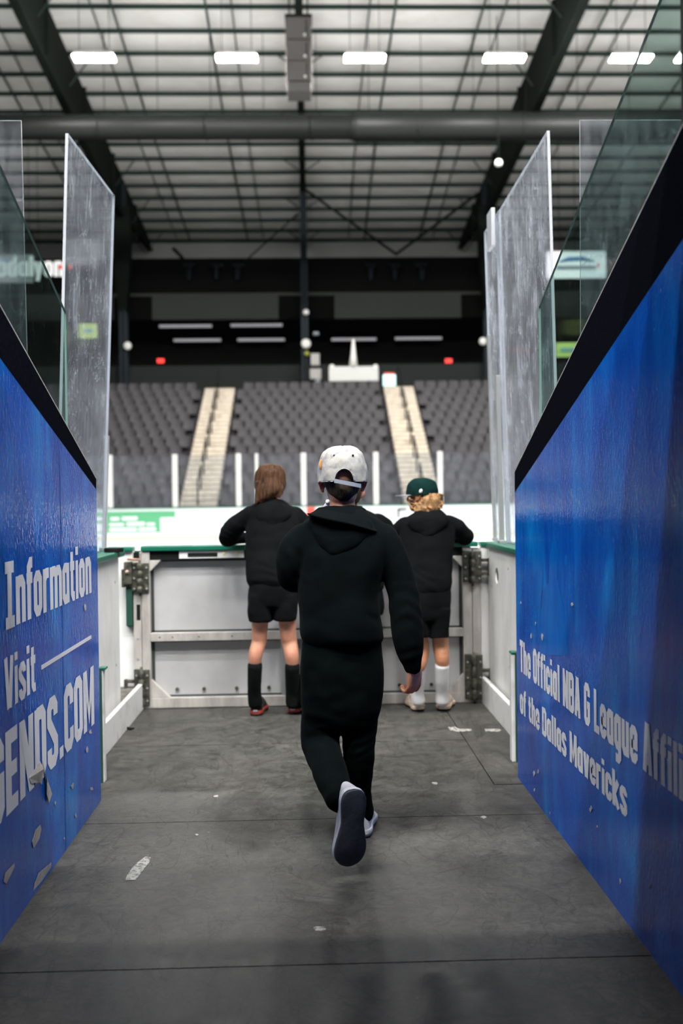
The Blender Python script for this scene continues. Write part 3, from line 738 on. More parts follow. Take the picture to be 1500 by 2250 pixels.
for px in (388, 447, 519, 590, 690, 770, 878, 949):
    x = px2x(px, 1511, GY); z = zat(1511); mb = MB(); mb.tube([(x, GY + .022, z), (x, GY + .038, z)], [.011, .013], 10); mb.build('bolt', M_hinge, gt)
for px in (352, 380, 438, 510, 560): mb = MB(); mb.tube([(px2x(px, 1394, GY), GY - .028, zat(1394)), (px2x(px, 1394, GY), GY - .02, zat(1394))], .005, 8); mb.build('screw', M_hinge, gt)
def hinge(pxa, pxb, pya, pyb, lab, flip=1, bracket=True):
    xa, xb = px2x(pxa, 1350, GY), px2x(pxb, 1350, GY); za, zb = zat(pyb), zat(pya); w_ = xb - xa; xm = (xa + xb) / 2
    mb = MB(); mb.box(xa, xm - .012, GY - .035, GY - .021, za + .015, zb); mb.box(xa, xb, GY - .030, GY - .0205, za + .03, zb - .03); mb.box(xm + .012, xb, GY - .035, GY - .022, za + .01, zb - .005); e = mb.build('hinge', M_hinge, gt, bevel=.004); e['label'] = lab
    mb = MB()
    k = 4; h = (zb - za) / k
    prof = []
    for i in range(k):
        for q, r_k in ((.006, .016), (.010, .020), (h - .010, .020), (h - .006, .016)): prof.append((za + i * h + q, r_k))
    prof = [(za - .012, .008), (za + .004, .008)] + prof + [(zb - .004, .008), (zb + .015, .008)]
    mb.tube([(xm, GY - .045, z) for z, _ in prof], [r_k for _, r_k in prof], 14)
    mb.build('knuckle', M_hinge, e, True)
    for i in range(3):
        z = za + (i + .5) * (zb - za) / 3
        for x in (xa + .018, xb - .015): mb = MB(); mb.tube([(x, GY - .042, z), (x, GY - .030, z)], .007, 8); mb.build('bolt', M_alud, e)
    if bracket:
        s = flip; xo = xa if s < 0 else xb
        zc_ = (za + zb) / 2
        x0_, x1_ = xo, xo + s * .06
        mb = MB(); mb.box(min(x0_, x1_), max(x0_, x1_), GY - .04, GY - .01, zc_ + .035, zc_ + .057); mb.box(min(x0_, x1_), max(x0_, x1_), GY - .04, GY - .01, zc_ - .057, zc_ - .035)
        mb.box(min(xo + s * .045, xo + s * .065), max(xo + s * .045, xo + s * .065), GY - .045, GY - .005, zc_ - .06, zc_ + .06)
        mb.build('bracket', M_hinge, e, bevel=.003)
    return e
hinge(292, 330, 1230, 1298, 'upper dark steel hinge on the left gate post', -1)
hinge(294, 328, 1462, 1545, 'lower dark steel hinge on the left gate post', -1)
hinge(1016, 1057, 1214, 1288, 'upper dark steel latch hinge on the right gate post', 1)
hinge(1018, 1057, 1442, 1545, 'lower dark steel latch hinge on the right gate post', 1)
# latch block beside the upper left hinge
e = empty('latch_mechanism', (px2x(283, 1240, GY), GY - .06, zat(1278)), 'dark greasy latch block beside the upper left gate hinge', 'latch')
MB().box(px2x(275, 1240, GY), px2x(292, 1240, GY), GY - .06, GY + .02, zat(1277), zat(1228)).build('housing', M_hinge, e, bevel=.005)
MB().box(px2x(277, 1240, GY), px2x(291, 1240, GY), GY - .03, GY + .02, zat(1368), zat(1277)).build('slide_bar', M_greend, e, bevel=.003)
mb = MB(); mb.tube([(px2x(283, 1222, GY), GY - .06, zat(1222)), (px2x(308, 1222, GY), GY - .06, zat(1223))], .008, 8); mb.build('lever', mat('copper_rust', (.35, .18, .12), .5), e, True)
mb = MB(); mb.ell((px2x(283, 1249, GY), GY - .07, zat(1249)), (.012, .012, .012), 10); mb.build('knob', mat('knob_pink', (.5, .36, .3), .5), e, True)
# puck on the left cap
p = at(250, 1206, 6.0)
mb = MB(); mb.tube([(p.x, 6.0, ZC), (p.x, 6.0, ZC + .0254)], .0381 * 1.5, 28); o = mb.build('hockey_puck', M_puck, None, False, .003)
tag(o, 'black rubber puck on the green cap of the left board', 'puck')
# little dark rag and floor marks
def blob(name, pts, m, h, lab, cat):
    P = [onZ(x, y, 0.0) for x, y in pts]; mb = MB(); mb.prism([(p.x, p.y, .0005) for p in P], (0, 0, h)); return tag(mb.build(name, m), lab, cat)
blob('tape_strip', [(319, 1883), (331, 1884), (328, 1895), (315, 1912), (298, 1934), (275, 1935), (279, 1924), (290, 1908), (303, 1895)], M_tape, .0012, 'worn silver tape strip on the dark floor near the left wall', 'tape')
blob('tape_strip', [(984, 1598), (1000, 1597), (1008, 1602), (1035, 1602), (1037, 1606), (1004, 1608), (988, 1604)], M_tape, .001, 'pale worn tape scrap on floor behind the right standing child', 'tape')
blob('tape_strip', [(1064, 1602), (1096, 1602), (1101, 1605), (1094, 1608), (1066, 1607)], M_tape, .001, 'short pale tape scrap on floor beside the right curb', 'tape')
blob('tape_strip', [(688, 2039), (695, 2036), (712, 2037), (716, 2042), (708, 2046), (692, 2045)], M_tape, .0006, 'small oval scuffed patch in the foreground floor', 'tape')
for i, (x, y, a_, lab) in enumerate(((955, 1722, 9, 'white paper crumb on floor right of the walking child'), (475, 1750, 7, 'white crumb on floor left of the walking child'), (1062, 1796, 8, 'pale crumb on floor near the right blue wall'), (432, 1560 + 290 - 15, 5, 'tiny pale crumb on floor below the long seam'))):
    random.seed(i + 3); pts = [(x + a_ * math.cos(t) * random.uniform(.6, 1), y + a_ * .45 * math.sin(t) * random.uniform(.6, 1)) for t in [k * math.pi / 4 for k in range(8)]]
    blob('paper_scrap', pts, M_tape, .002, lab, 'scrap')
mb = MB(); p = onZ(275, 1604)
mb.tube([(p.x - .03, p.y, .008), (p.x, p.y + .01, .012), (p.x + .035, p.y - .005, .008), (p.x + .05, p.y + .02, .006)], [.006, .009, .008, .004], 8)
tag(mb.build('black_strap', M_puck, None, True), 'small black strap scrap on floor beside the left curb', 'scrap')

# ---- glass
def pane(name, corners, th, m, medge, lab, cat='glass panel', group=None):
    """corners: 4 points CCW of the front face, th: thickness vector"""
    n = len(corners); a = [V(c) for c in corners]; b = [c + V(th) for c in a]
    fs = [tuple(range(n))[::-1], tuple(range(n, 2 * n))] + [(i, (i + 1) % n, (i + 1) % n + n, i + n) for i in range(n)]
    o = link_mesh(name, a + b, fs, [m, medge], None, False, [0, 0] + [1] * n)
    return tag(o, lab, cat, group)
# left pane on the board: near/far edges as in the photo, leaning slightly inwards
y0, y1 = 5.15, 6.16
A_ = at(150, 293, y0); B_ = at(252, 430, y1); C_ = at(230, 1209, y1); D_ = at(136, 910, y0)
dn = V((D_.x + (D_.x - A_.x) / (A_.z - D_.z) * (D_.z - ZC), y0, ZC)); cn = V((C_.x, y1, ZC))
pane('rink_glass_panel', [A_, B_, cn, dn], (-.015, -.0, 0), M_glassL, M_edge, 'tall scratched clear acrylic panel standing on the left dasher board')
def stanchion(p0, p1, w_, lab, m=M_alud):
    e = empty('glass_post', p0, lab, 'post'); p0 = V(p0); p1 = V(p1)
    MB().prism([p0 + V((-w_, -.02, 0)), p0 + V((w_, -.02, 0)), p0 + V((w_, .02, 0)), p0 + V((-w_, .02, 0))], p1 - p0).build('rail', m, e, bevel=.002)
    MB().box(p0.x - w_ * 1.6, p0.x + w_ * 1.6, p0.y - .035, p0.y + .035, p0.z, p0.z + .02).build('foot', m, e, bevel=.002)
    return e
pt = at(235, 957, y1 + .03); pb = at(229, 1209, y1 + .03); stanchion((pb.x, y1 + .03, ZC), (pt.x, y1 + .03, pt.z), .011, 'thin aluminium post at far edge of the left glass panel')
# right panes
def rpane(pxn, pyn, yn, pxf, pyf, yf, bn, bf, lab):
    A_ = at(pxn, pyn, yn); B_ = at(pxf, pyf, yf); D_ = at(bn[0], bn[1], yn); C_ = at(bf[0], bf[1], yf)
    ex = lambda P, Q: V((Q.x + (Q.x - P.x) / (P.z - Q.z) * (Q.z - ZC), P.y, ZC))
    return pane('rink_glass_panel', [B_, A_, ex(A_, D_), ex(B_, C_)], (.015, 0, 0), M_glass, M_edge, lab)
rpane(1201, 287, 4.98, 1088, 475, 6.45, (1217, 850), (1110, 1150), 'tall scratched acrylic panel on the right board, nearer of the two')
rpane(1095, 462, 6.47, 1063, 510, 6.85, (1116, 1150), (1084, 1150), 'narrow scratched acrylic panel on the right board, farther of the two')
pt = at(1073, 735, 6.86); pb = at(1087, 1187, 6.86); stanchion((pb.x, 6.86, ZC), (pt.x, 6.86, pt.z), .011, 'thin aluminium post at far edge of the right glass')
pt = at(1104, 825, 6.44); pb = at(1114, 1180, 6.44); stanchion((pb.x - .035, 6.44, ZC), (pt.x - .035, 6.44, pt.z), .014, 'thicker aluminium post at joint of the two right glass panels')
p = at(1088, 500, 6.40); o = MB().box(p.x - .045, p.x - .02, 6.30, 6.46, p.z - .14, p.z + .10).build('glass_clip', M_edge, None, bevel=.003); tag(o, 'frosted clip joining the tops of the two right glass panels', 'clip')
# panes across, facing the ice, left and right of the passage
p = at(46, 264, 5.0); q = at(63, 775, 5.0)
pane('rink_glass_panel', [(p.x - 1.8, 5, p.z), (p.x, 5, p.z), (q.x, 5, 1.1), (p.x - 1.8, 5, 1.1)], (0, .012, 0), M_glass3, M_edge, 'clear glass panel facing the ice at the left edge of the photo')
p = at(1274, 263, 5.0); q = at(1272, 730, 5.0)
pane('rink_glass_panel', [(p.x, 5, p.z), (p.x + 1.8, 5, p.z), (p.x + 1.8, 5, 1.1), (q.x, 5, 1.1)], (0, .012, 0), M_glass3, M_edge, 'clear glass panel facing the ice behind the right glass railing')
# sloping glass railings on the wall tops
XL, XRr = -1.10, 1.11
p = onX(145, 685, XL); q = onX(0, 360, XL); sl = (q.z - p.z) / (q.y - p.y)
pane('glass_railing', [(XL, p.y, p.z), (XL, 2.6, p.z + sl * (2.6 - p.y)), (XL, 2.6, 2.1), (XL, p.y, 1.35)], (-.010, 0, 0), M_glass2, M_edge2, 'greenish glass railing with sloping top on the left wall')
p = onX(1183, 675, XRr); q = onX(1448, 0, XRr); sl = (q.z - p.z) / (q.y - p.y)
pane('glass_railing', [(XRr, 2.7, p.z + sl * (2.7 - p.y)), (XRr, p.y, p.z), (XRr, p.y, 1.35), (XRr, 2.7, 2.3)], (.010, 0, 0), M_glass2, M_edge2, 'greenish glass railing with sloping top on the right wall')

# ================================================================== RINK
mb = MB(); mb.box(-31, 31, 6.85, 34.38, -.12, 0.0); tag(mb.build('ice_floor', M_ice), kind='structure')
FB = 34.4
def zf(py, px=670, Y=FB): return at(px, py, Y).z
def xf(px, py=1130, Y=FB): return at(px, py, Y).x
fbz = zf(1111)
fb = empty('far_dasher_board', (0, FB, 0), 'long white dasher boards with green top across the ice', 'boards')
MB().box(-30, 30, FB, FB + .12, .22, fbz - .04).build('board_face', M_fboard, fb)
MB().box(-30, 30, FB - .01, FB + .12, 0, .20).build('kick_plate', M_fboard, fb)
MB().box(-30, 30, FB - .015, FB + .12, .16, .23).build('kick_stripe', M_yellow, fb)
MB().box(-30, 30, FB - .03, FB + .16, fbz - .04, fbz).build('cap', M_green, fb)
ga = MB(); ga.box(-14, xf(385), FB - .02, FB - .01, zf(1165), zf(1119)); ga.build('green_advert', M_adgreen, fb)
mb = MB()
for (a_, b_, c_, d_) in ((243, 262, 1131, 1138), (268, 302, 1130, 1138), (240, 272, 1144, 1150), (278, 318, 1142, 1150), (322, 340, 1144, 1150), (240, 300, 1154, 1162), (304, 342, 1154, 1162), (352, 384, 1133, 1163), (200, 232, 1130, 1138), (180, 230, 1144, 1162)):
    mb.box(xf(a_), xf(b_), FB - .03, FB - .02, zf(d_), zf(c_))
mb.build('advert_mark', M_fboard, fb)
MB().box(xf(674), xf(692), FB - .03, FB - .01, zf(1142), zf(1114)).build('red_advert', M_red, fb)
mb = MB(); x0, x1, z0, z1 = xf(873), xf(893), zf(1140), zf(1120)
for q in ((x0, x1, z1 - .06, z1), (x0, x0 + .06, z0, z1)): mb.box(q[0], q[1], FB - .03, FB - .01, q[2], q[3])
mb.build('dark_advert', M_dark, fb)
mb = MB()
pts = [(818, 1136), (826, 1128), (832, 1134), (842, 1126), (856, 1132)]
mb.tube([V((xf(a_), FB - .02, zf(b_))) for a_, b_ in pts], .03, 6)
mb.build('squiggle_advert', mat('squiggle', (.55, .68, .74), .5), fb); mb = MB()
pts = [(448, 1150), (470, 1143), (500, 1147), (515, 1140)]
mb.tube([V((xf(a_), FB - .02, zf(b_))) for a_, b_ in pts], .03, 6)
mb.build('squiggle_advert', mat('squiggle', (.55, .68, .74), .5), fb)
px_posts = [(98, 'first'), (242, ''), (385, ''), (525, ''), (668, ''), (827, ''), (968, ''), (1112, ''), (1255, '')]
names = ['leftmost white glass post on the far boards, behind left glass railing', 'white glass post on far boards beside left acrylic panel', 'white glass post on far boards at foot of the left stairs', 'white glass post on far boards left of the long haired child', 'white glass post on far boards between the two left heads', 'white glass post on far boards left of the right stairs', 'white glass post on far boards right of the black cap', 'white glass post on far boards behind the right acrylic panels', 'rightmost white glass post on the far boards']
for (px, _), lab in zip(px_posts, names):
    x = xf(px); o = MB().box(x - .085, x + .085, FB + .01, FB + .11, fbz, zf(995) + .0).build('glass_post', M_white, None, bevel=.01); tag(o, lab, 'post')
x = xf(565); o = MB().box(x - .05, x + .05, FB - .02, FB + .04, fbz, zf(995)).build('glass_post', M_white, None, bevel=.01); tag(o, 'thin white glass post just left of the long haired head', 'post')
labs = ['leftmost pane of glass on the far boards', 'far glass pane left of the left stairs', 'far glass pane in front of the left stairs', 'far glass pane behind the long haired child', 'far glass pane behind the cream cap', 'far glass pane in front of the right stairs', 'far glass pane behind right acrylic panels', 'rightmost pane of glass on the far boards']
for i in range(8):
    a_, b_ = xf(px_posts[i][0]) + .09, xf(px_posts[i + 1][0]) - .09
    pane('far_glass_pane', [(a_, FB + .05, fbz), (b_, FB + .05, fbz), (b_, FB + .05, zf(998)), (a_, FB + .05, zf(998))], (0, .012, 0), M_glassf, M_edge, labs[i], 'glass panel')

# ---- stands: terrace, aisles, seats
R0, RD, NR = 36.2, .72, 15
Z0, RH = .80, .40
tr = MB(); tr.box(-30, 30, FB + .13, R0 - .35, -.1, .6)
for k in range(NR):
    y = R0 - .35 + k * RD; z = Z0 - .1 + k * RH
    tr.box(-30, 30, y, y + RD + (6.0 if k == NR - 1 else 0), z - .9, z)
tag(tr.build('seating_terrace', M_terr), kind='structure')
AX = [(-4.15, 'left'), (4.15, 'right')]
for ax, nm in AX:
    e = empty('aisle_stairs', (ax, R0, Z0), 'pale concrete aisle stairs through the %s side of the far stand' % nm, 'stairs')
    mb = MB()
    for k in range(NR * 2):
        y = R0 - .35 + k * RD / 2; z = Z0 - .1 + (k + 1) * RH / 2
        if k > 0 or True:
            mb.box(ax - .68, ax + .68, y, y + RD / 2 + (RD / 2 if k % 2 == 0 else 0), z - .35, z)
    mb.build('steps', M_stair, e)
    mb = MB()
    for k in range(NR * 2):
        y = R0 - .35 + k * RD / 2; z = Z0 - .1 + (k + 1) * RH / 2
        mb.box(ax - .68, ax + .68, y - .006, y + .03, z - .035, z + .004)
    mb.build('nosing', mat('stair_nosing', (.22, .19, .15), .7), e)
    mb = MB()
    for k in range(2, NR * 2 - 1):
        if k % 6 == 5: continue
        y = R0 - .2 + k * RD / 2; z = Z0 + (k + 1) * RH / 2
        mb.tube([(ax, y, z + .80), (ax, y + RD / 2, z + .80 + RH / 2)], .035, 8)
    for k in range(2, NR * 2 - 1, 3):
        y = R0 - .2 + k * RD / 2; z = Z0 + (k + 1) * RH / 2; mb.tube([(ax, y, z - .2), (ax, y, z + .80)], .035, 8)
    mb.build('handrail', M_dark, e, True)
# one seat, pan folded up
def seat_mesh():
    mb = MB()
    prof = [(-.0, .36), (.02, .50), (.05, .66), (.075, .80), (.07, .83)]
    n = 6
    for (dy, th, z0, z1, wd, curve) in ((.02, .03, .22, .66, .235, .05), (-.13, .05, .20, .46, .205, .03)):
        f = []; b = []
        rows = 5
        for j in range(rows):
            t = j / (rows - 1); z = z0 + (z1 - z0) * t; lean = .10 * t
            w_ = wd * (1 - .12 * (abs(t - .5) * 2) ** 3)
            for k in range(n + 1):
                u = -1 + 2 * k / n; f.append((u * w_, dy + lean - curve * (u * u) - 0, z)); b.append((u * w_, dy + lean - curve * (u * u) + th, z))
        m = n + 1; fs = []
        for j in range(rows - 1):
            for k in range(n):
                i = j * m + k; fs.append((i, i + 1, i + m + 1, i + m)); q = i + rows * m; fs.append((q, q + m, q + m + 1, q + 1))
        N2 = rows * m
        ring = [k for k in range(m)] + [j * m + n for j in range(1, rows)] + [(rows - 1) * m + k for k in range(n - 1, -1, -1)] + [j * m for j in range(rows - 2, 0, -1)]
        for a_, b_ in zip(ring, ring[1:] + ring[:1]): fs.append((a_, a_ + N2, b_ + N2, b_))
        mb.add(f + b, fs)
    for s in (-1, 1): mb.box(s * .235 - .015, s * .235 + .015, -.10, .10, .0, .34)
    mb.box(-.22, .22, -.02, .03, .20, .26)
    return mb
sm = seat_mesh()
proto = sm.build('stadium_seat', M_seat); smesh = proto.data; bpy.data.objects.remove(proto)
cand = []
for k in range(NR):
    y = R0 + .08 + k * RD; z = Z0 - .1 + k * RH
    n = int(28 / .53)
    for i in range(-n, n + 1):
        x = i * .53 + (.1 if k % 2 else .365)
        if any(abs(x - ax) < .68 + .27 for ax, _ in AX): continue
        cc_ = RW.transposed() @ (V((x, y, z + .5)) - CAM); px = 750 + F * cc_.x / -cc_.z; py = 1125 - F * cc_.y / -cc_.z
        lo = max(0, 213 - (1055 - py) / 1.78) if py < 1055 else 235
        hi = 1131 + (1035 - py) * .4855 if py < 1035 else 1075
        vis = lo + 4 < px < min(hi, 1500) - 4 and py < 1112
        # hidden behind heads
        if 565 < px < 622 and py > 1030: vis = False
        if 702 < px < 800 and py > 990: vis = False
        if 897 < px < 958 and py > 1062: vis = False
        sec = 'left of the left stairs' if x < -4.15 else ('right of the right stairs' if x > 4.15 else 'between the two stairs')
        cand.append((0 if vis else 1, k, abs(x), x, y, z, sec))
cand.sort()
ordn = ['lowest', 'second', 'third', 'fourth', 'fifth', 'sixth', 'seventh', 'eighth', 'ninth', 'tenth', 'eleventh', 'twelfth', 'thirteenth', 'fourteenth', 'fifteenth']
rest = MB(); cnt = 0
for vis, k, _, x, y, z, sec in cand:
    if vis == 0 and cnt < 300:
        o = bpy.data.objects.new('stadium_seat', smesh); COL.objects.link(o); o.location = (x, y, z)
        tag(o, 'dark grey folded stadium seat, %s row of the far stand, %s' % (ordn[k], sec), 'seat', '%s row seats %s' % (ordn[k], sec)); cnt += 1
    else:
        rest.add([v + V((x, y, z)) for v in sm.v], sm.f)
tag(rest.build('stadium_seats', M_seat), 'upper and outer rows of dark grey stadium seats in the far stand', 'seats', kind='stuff')

# ---- roof and steel
RS = .111; RZ = 23.57
def zr(Y): return RZ - RS * Y
YW = 59.5
H1 = RZ - CAMZ
mb = MB(); mb.prism([(-32, -12, zr(-12) + .25), (32, -12, zr(-12) + .25), (32, YW, zr(YW) + .25), (-32, YW, zr(YW) + .25)], (0, 0, .3))
tag(mb.build('ceiling', M_insul), kind='structure')
# insulation sagging between purlins + purlins
pys = []
inv0 = 1.647 * 22.2; stp = .0685 * 22.2
Ys = [inv0 + stp * k for k in range(-22, 16) if inv0 + stp * k < YW]
bays = [(-27.6, -18.45), (-18.45, -9.3), (-9.3, -.2), (-.2, 9.1), (9.1, 18.2), (18.2, 27.3)]
sag = MB()
for i in range(len(Ys) - 1):
    a_, b_ = Ys[i], Ys[i + 1]
    if b_ < 20: continue
    for (u0, u1) in bays:
        rows = []
        for t in (0, .12, .3, .5, .7, .88, 1):
            y = a_ + (b_ - a_) * t; rows.append((y, zr(y) + .03 - .13 * math.sin(math.pi * t) ** .8))
        vs = [(u0, y, z) for y, z in rows] + [(u1, y, z) for y, z in rows]; m = len(rows)
        sag.add(vs, [(j, j + 1, m + j + 1, m + j) for j in range(m - 1)])
tag(sag.build('ceiling_insulation', M_insul, None, True), kind='structure')
pi_ = 0
for i, y in enumerate(Ys):
    z = zr(y)
    mb = MB(); mb.box(-29, 29, y - .03, y + .03, z - .13, z + .20); mb.box(-29, 29, y - .08, y + .03, z - .145, z - .13)
    o = mb.build('roof_purlin', M_purlin)
    tag(o, kind='structure')
rafters = [(-18.45, 'farthest left'), (-9.3, 'left'), (-.2, 'middle'), (9.1, 'right'), (18.2, 'farthest right')]
CY = 50.5
for x, nm in rafters:
    e = empty('roof_rafter', (x, CY, zr(CY)), 'deep black steel roof rafter, the %s one' % nm, 'beam')
    if nm == 'middle': wd, hh = .14, 1.0
    else: wd, hh = .16, 2.35
    st = [(2, hh), (28, hh), (42, hh * 1.02), (CY - 1.2, hh * .95), (CY + 1, hh * .8), (YW, .45)]
    mb = MB(); poly = [(x - .03, y, zr(y) - .12) for y, h in st] + [(x - .03, y, zr(y) - .12 - h) for y, h in st[::-1]]
    mb.prism(poly, (.06, 0, 0)); mb.build('web', M_steel, e)
    mb = MB()
    for (ya, ha), (yb, hb) in zip(st, st[1:]):
        za, zb = zr(ya) - .12 - ha, zr(yb) - .12 - hb
        mb.add([(x - wd, ya, za), (x + wd, ya, za), (x + wd, yb, zb), (x - wd, yb, zb), (x - wd, ya, za + .06), (x + wd, ya, za + .06), (x + wd, yb, zb + .06), (x - wd, yb, zb + .06)], [(0, 1, 2, 3), (4, 7, 6, 5), (0, 4, 5, 1), (2, 6, 7, 3), (0, 3, 7, 4), (1, 5, 6, 2)])
    for y in range(6, int(YW), 6): mb.box(x - wd, x + wd, y - .02, y + .02, zr(y) - hh * .9, zr(y) - .12)
    mb.build('flange', M_steel, e)
    for y in Ys[::3]:
        if y < 28: continue
        for s in (-1, 1): mb = MB(); mb.tube([(x + s * .05, y, zr(y) - min(hh, 1.9) * .7), (x + s * 1.0, y, zr(y) - .05)], .028, 5); mb.build('flange_brace', M_purlin, e)
    # columns
    c = empty('steel_column', (x, CY, 0), 'dark steel column carrying the %s rafter behind the far stand' % nm, 'column')
    mb = MB(); top = zr(CY) - .5; bw = .17 if nm == 'middle' else .19
    mb.box(x - bw, x + bw, CY - .25, CY - .21, 5, top); mb.box(x - bw, x + bw, CY + .21, CY + .25, 5, top); mb.box(x - .03, x + .03, CY - .25, CY + .25, 5, top)
    mb.build('shaft', M_col, c)
    if nm != 'middle':
        mb = MB(); zt_ = zr(CY) - 2.3; mb.prism([(x - .42, CY - .3, zt_ + .6), (x + .42, CY - .3, zt_ + .6), (x + .42, CY - .3, zt_ - 2.2), (x + .19, CY - .3, zt_ - 4.6), (x - .19, CY - .3, zt_ - 4.6), (x - .42, CY - .3, zt_ - 2.2)], (0, .6, 0)); mb.build('haunch', M_steel, c)
# pipes / conduits running towards the far wall
pipes = [(-15.6, 1), (-12.0, 0), (-11.2, 1), (-7.6, 1), (-6.85, 0), (-3.55, 0), (-2.65, 1), (2.25, 1), (3.15, 0), (6.3, 0), (7.1, 1), (10.8, 0), (11.7, 1), (15.2, 0)]
for i, (x, kd) in enumerate(pipes):
    x = x * 1.02; ys_ = [12, 30, 45, 58.5]; zo = .30 if kd == 0 else .22
    mb = MB(); mb.tube([(x + (.12 if j % 2 else 0), y, zr(y) - zo) for j, y in enumerate(ys_)], .045 if kd == 0 else .030, 8)
    o = mb.build('ceiling_pipe', M_purlin, None, True)
    lab = ['far left', 'left outer', 'second left', 'left bay', 'left bay thicker', 'left of the speaker stack, thicker', 'left of the speaker stack, thinner', 'right of the speaker stack, thinner', 'right of the speaker stack, thicker', 'before the right rafter, thicker', 'before the right rafter, thinner', 'beyond the right rafter, thicker', 'beyond the right rafter, thinner', 'far right'][i]
    tag(o, 'green grey pipe running under the roof purlins, %s' % lab, 'pipe')
# cross bracing rods
def rod(a_, b_, lab, r=.05, m=M_steel):
    mb = MB(); mb.tube([a_, b_], r, 8); return tag(mb.build('brace_rod', m, None, True), lab, 'brace')
rod(at(672, 418, CY), at(872, 560, CY), 'dark diagonal brace rod from the middle column down to the right', .07)
rod(at(1050, 425, CY + .2), at(868, 560, CY + .2), 'dark diagonal brace rod from the right column down to the left', .07)
rod(at(380, 545, CY + .3), at(402, 568, CY + .3), 'short dark brace end above the left spotlights', .09)
rod(at(655, 470, CY + .3), at(540, 572, CY + .3), 'thin dark brace rod from the middle column down to the left', .04)
# far wall, bulkhead, suites
zB = lambda py, Y=52.0, px=670: at(px, py, Y).z
xB = lambda px, Y=52.0, py=700: at(px, py, Y).x
tag(MB().box(-32, 32, YW, YW + .2, 0, 20).build('wall_far', M_backw), kind='structure')
tag(MB().box(-32.2, -32, -4, YW, 0, 25).build('wall_side_left', M_bulk), kind='structure')
tag(MB().box(32, 32.2, -4, YW, 0, 25).build('wall_side_right', M_bulk), kind='structure')
mb = MB(); mb.box(-32, 32, 52, 52.4, zB(700), zB(566)); mb.box(-32, 32, 52.4, YW, zB(640), zB(636)); tag(mb.build('wall_bulkhead', M_bulk), kind='structure')
tag(MB().box(-32, 32, 55.5, 55.7, 5, zB(636)).build('wall_concourse', M_bulk), kind='structure')
tag(MB().box(-32, 32, 51.2, 51.5, 5.5, zB(806)).build('wall_concourse_front', mat('concourse_wall', (.022, .025, .024), .8)), kind='structure')
for (a_, b_, lab) in ((335, 612, 'grey fascia panel left of the middle column'), (735, 1012, 'grey fascia panel right of the middle column'), (60, 250, 'grey fascia panel seen beside the left acrylic panel'), (1100, 1330, 'grey fascia panel seen behind the right glass')):
    o = MB().box(xB(a_), xB(b_), 51.88, 51.99, zB(701), zB(650)).build('trim_1', M_panel); tag(o, kind='structure')
o = MB().box(-20, 20, 51.85, 52, zB(650), zB(644)).build('trim_2', M_panel); tag(o, kind='structure')
k = 0
for cx, sd in ((415, 'left'), (475, 'left'), (522, 'left'), (815, 'right'), (867, 'right'), (927, 'right')):
    nm = ['leftmost', 'second', 'third', 'fourth', 'fifth', 'rightmost'][k]; k += 1
    p = at(cx, 584, 51.7); q = at(cx, 615, 51.7)
    e = empty('spotlight', q, 'dark hanging spotlight on the black bulkhead, %s of six' % nm, 'spotlight', 'spotlights above the fascia')
    mb = MB(); mb.tube([q, (q + p) / 2, p], [.13, .15, .17], 12); mb.build('housing', M_col, e, True)
    mb = MB(); mb.box(p.x - .3, p.x + .3, 51.6, 52.0, p.z, p.z + .10); mb.build('yoke', M_col, e)
for (a_, b_, py, lab) in ((350, 465, 717, 'upper left dim strip light under the fascia'), (507, 620, 715, 'upper dim strip light left of the middle column'), (382, 485, 748, 'lower left dim strip light under the fascia'), (522, 625, 747, 'lower dim strip light left of the middle column'), (728, 826, 746, 'lower dim strip light above the white board'), (868, 970, 744, 'lower right dim strip light under the fascia')):
    Y = 52.8 if py < 730 else 54.5; p = at(a_, py, Y); q = at(b_, py, Y)
    e = empty('strip_light', (p.x, Y, p.z), lab, 'light', 'dim strip lights under the fascia')
    MB().box(p.x, q.x, Y - .1, Y + .1, p.z - .06, p.z + .06).build('tube_cover', M_tube, e); MB().box(p.x, q.x, Y - .12, Y + .12, p.z + .06, p.z + .16).build('housing', M_bulk, e); MB().box(p.x + .3, p.x + .34, Y - .02, Y + .02, p.z + .1, zB(642)).build('drop_rod', M_bulk, e)
for px, sd in ((353, 'left'), (985, 'right')):
    p = at(px, 793, 51.3); e = empty('exit_sign', p, 'small glowing red exit sign at the %s end of the concourse' % sd, 'sign', None)
    MB().box(p.x - .17, p.x + .17, 51.25, 51.30, p.z - .10, p.z + .10).build('face', M_exit, e); MB().box(p.x - .04, p.x + .04, 51.31, 51.36, zB(806) - .02, p.z).build('stand', M_bulk, e); MB().box(p.x - .25, p.x + .25, 51.30, 51.37, p.z - .16, p.z + .16).build('case', M_bulk, e)
for px, py, rr, lab in ((280, 760, .20, 'round white lamp cover on the left column'), (672, 755, .24, 'larger round white lamp cover on the middle column'), (672, 686, .15, 'smaller white lamp cover high on the middle column'), (1061, 750, .20, 'round white lamp cover on the right column')):
    p = at(px, py, CY - .4); mb = MB(); mb.ell(p, (rr, .12, rr), 12); o = mb.build('lamp_cover', M_white, None, True); tag(o, lab, 'lamp cover')
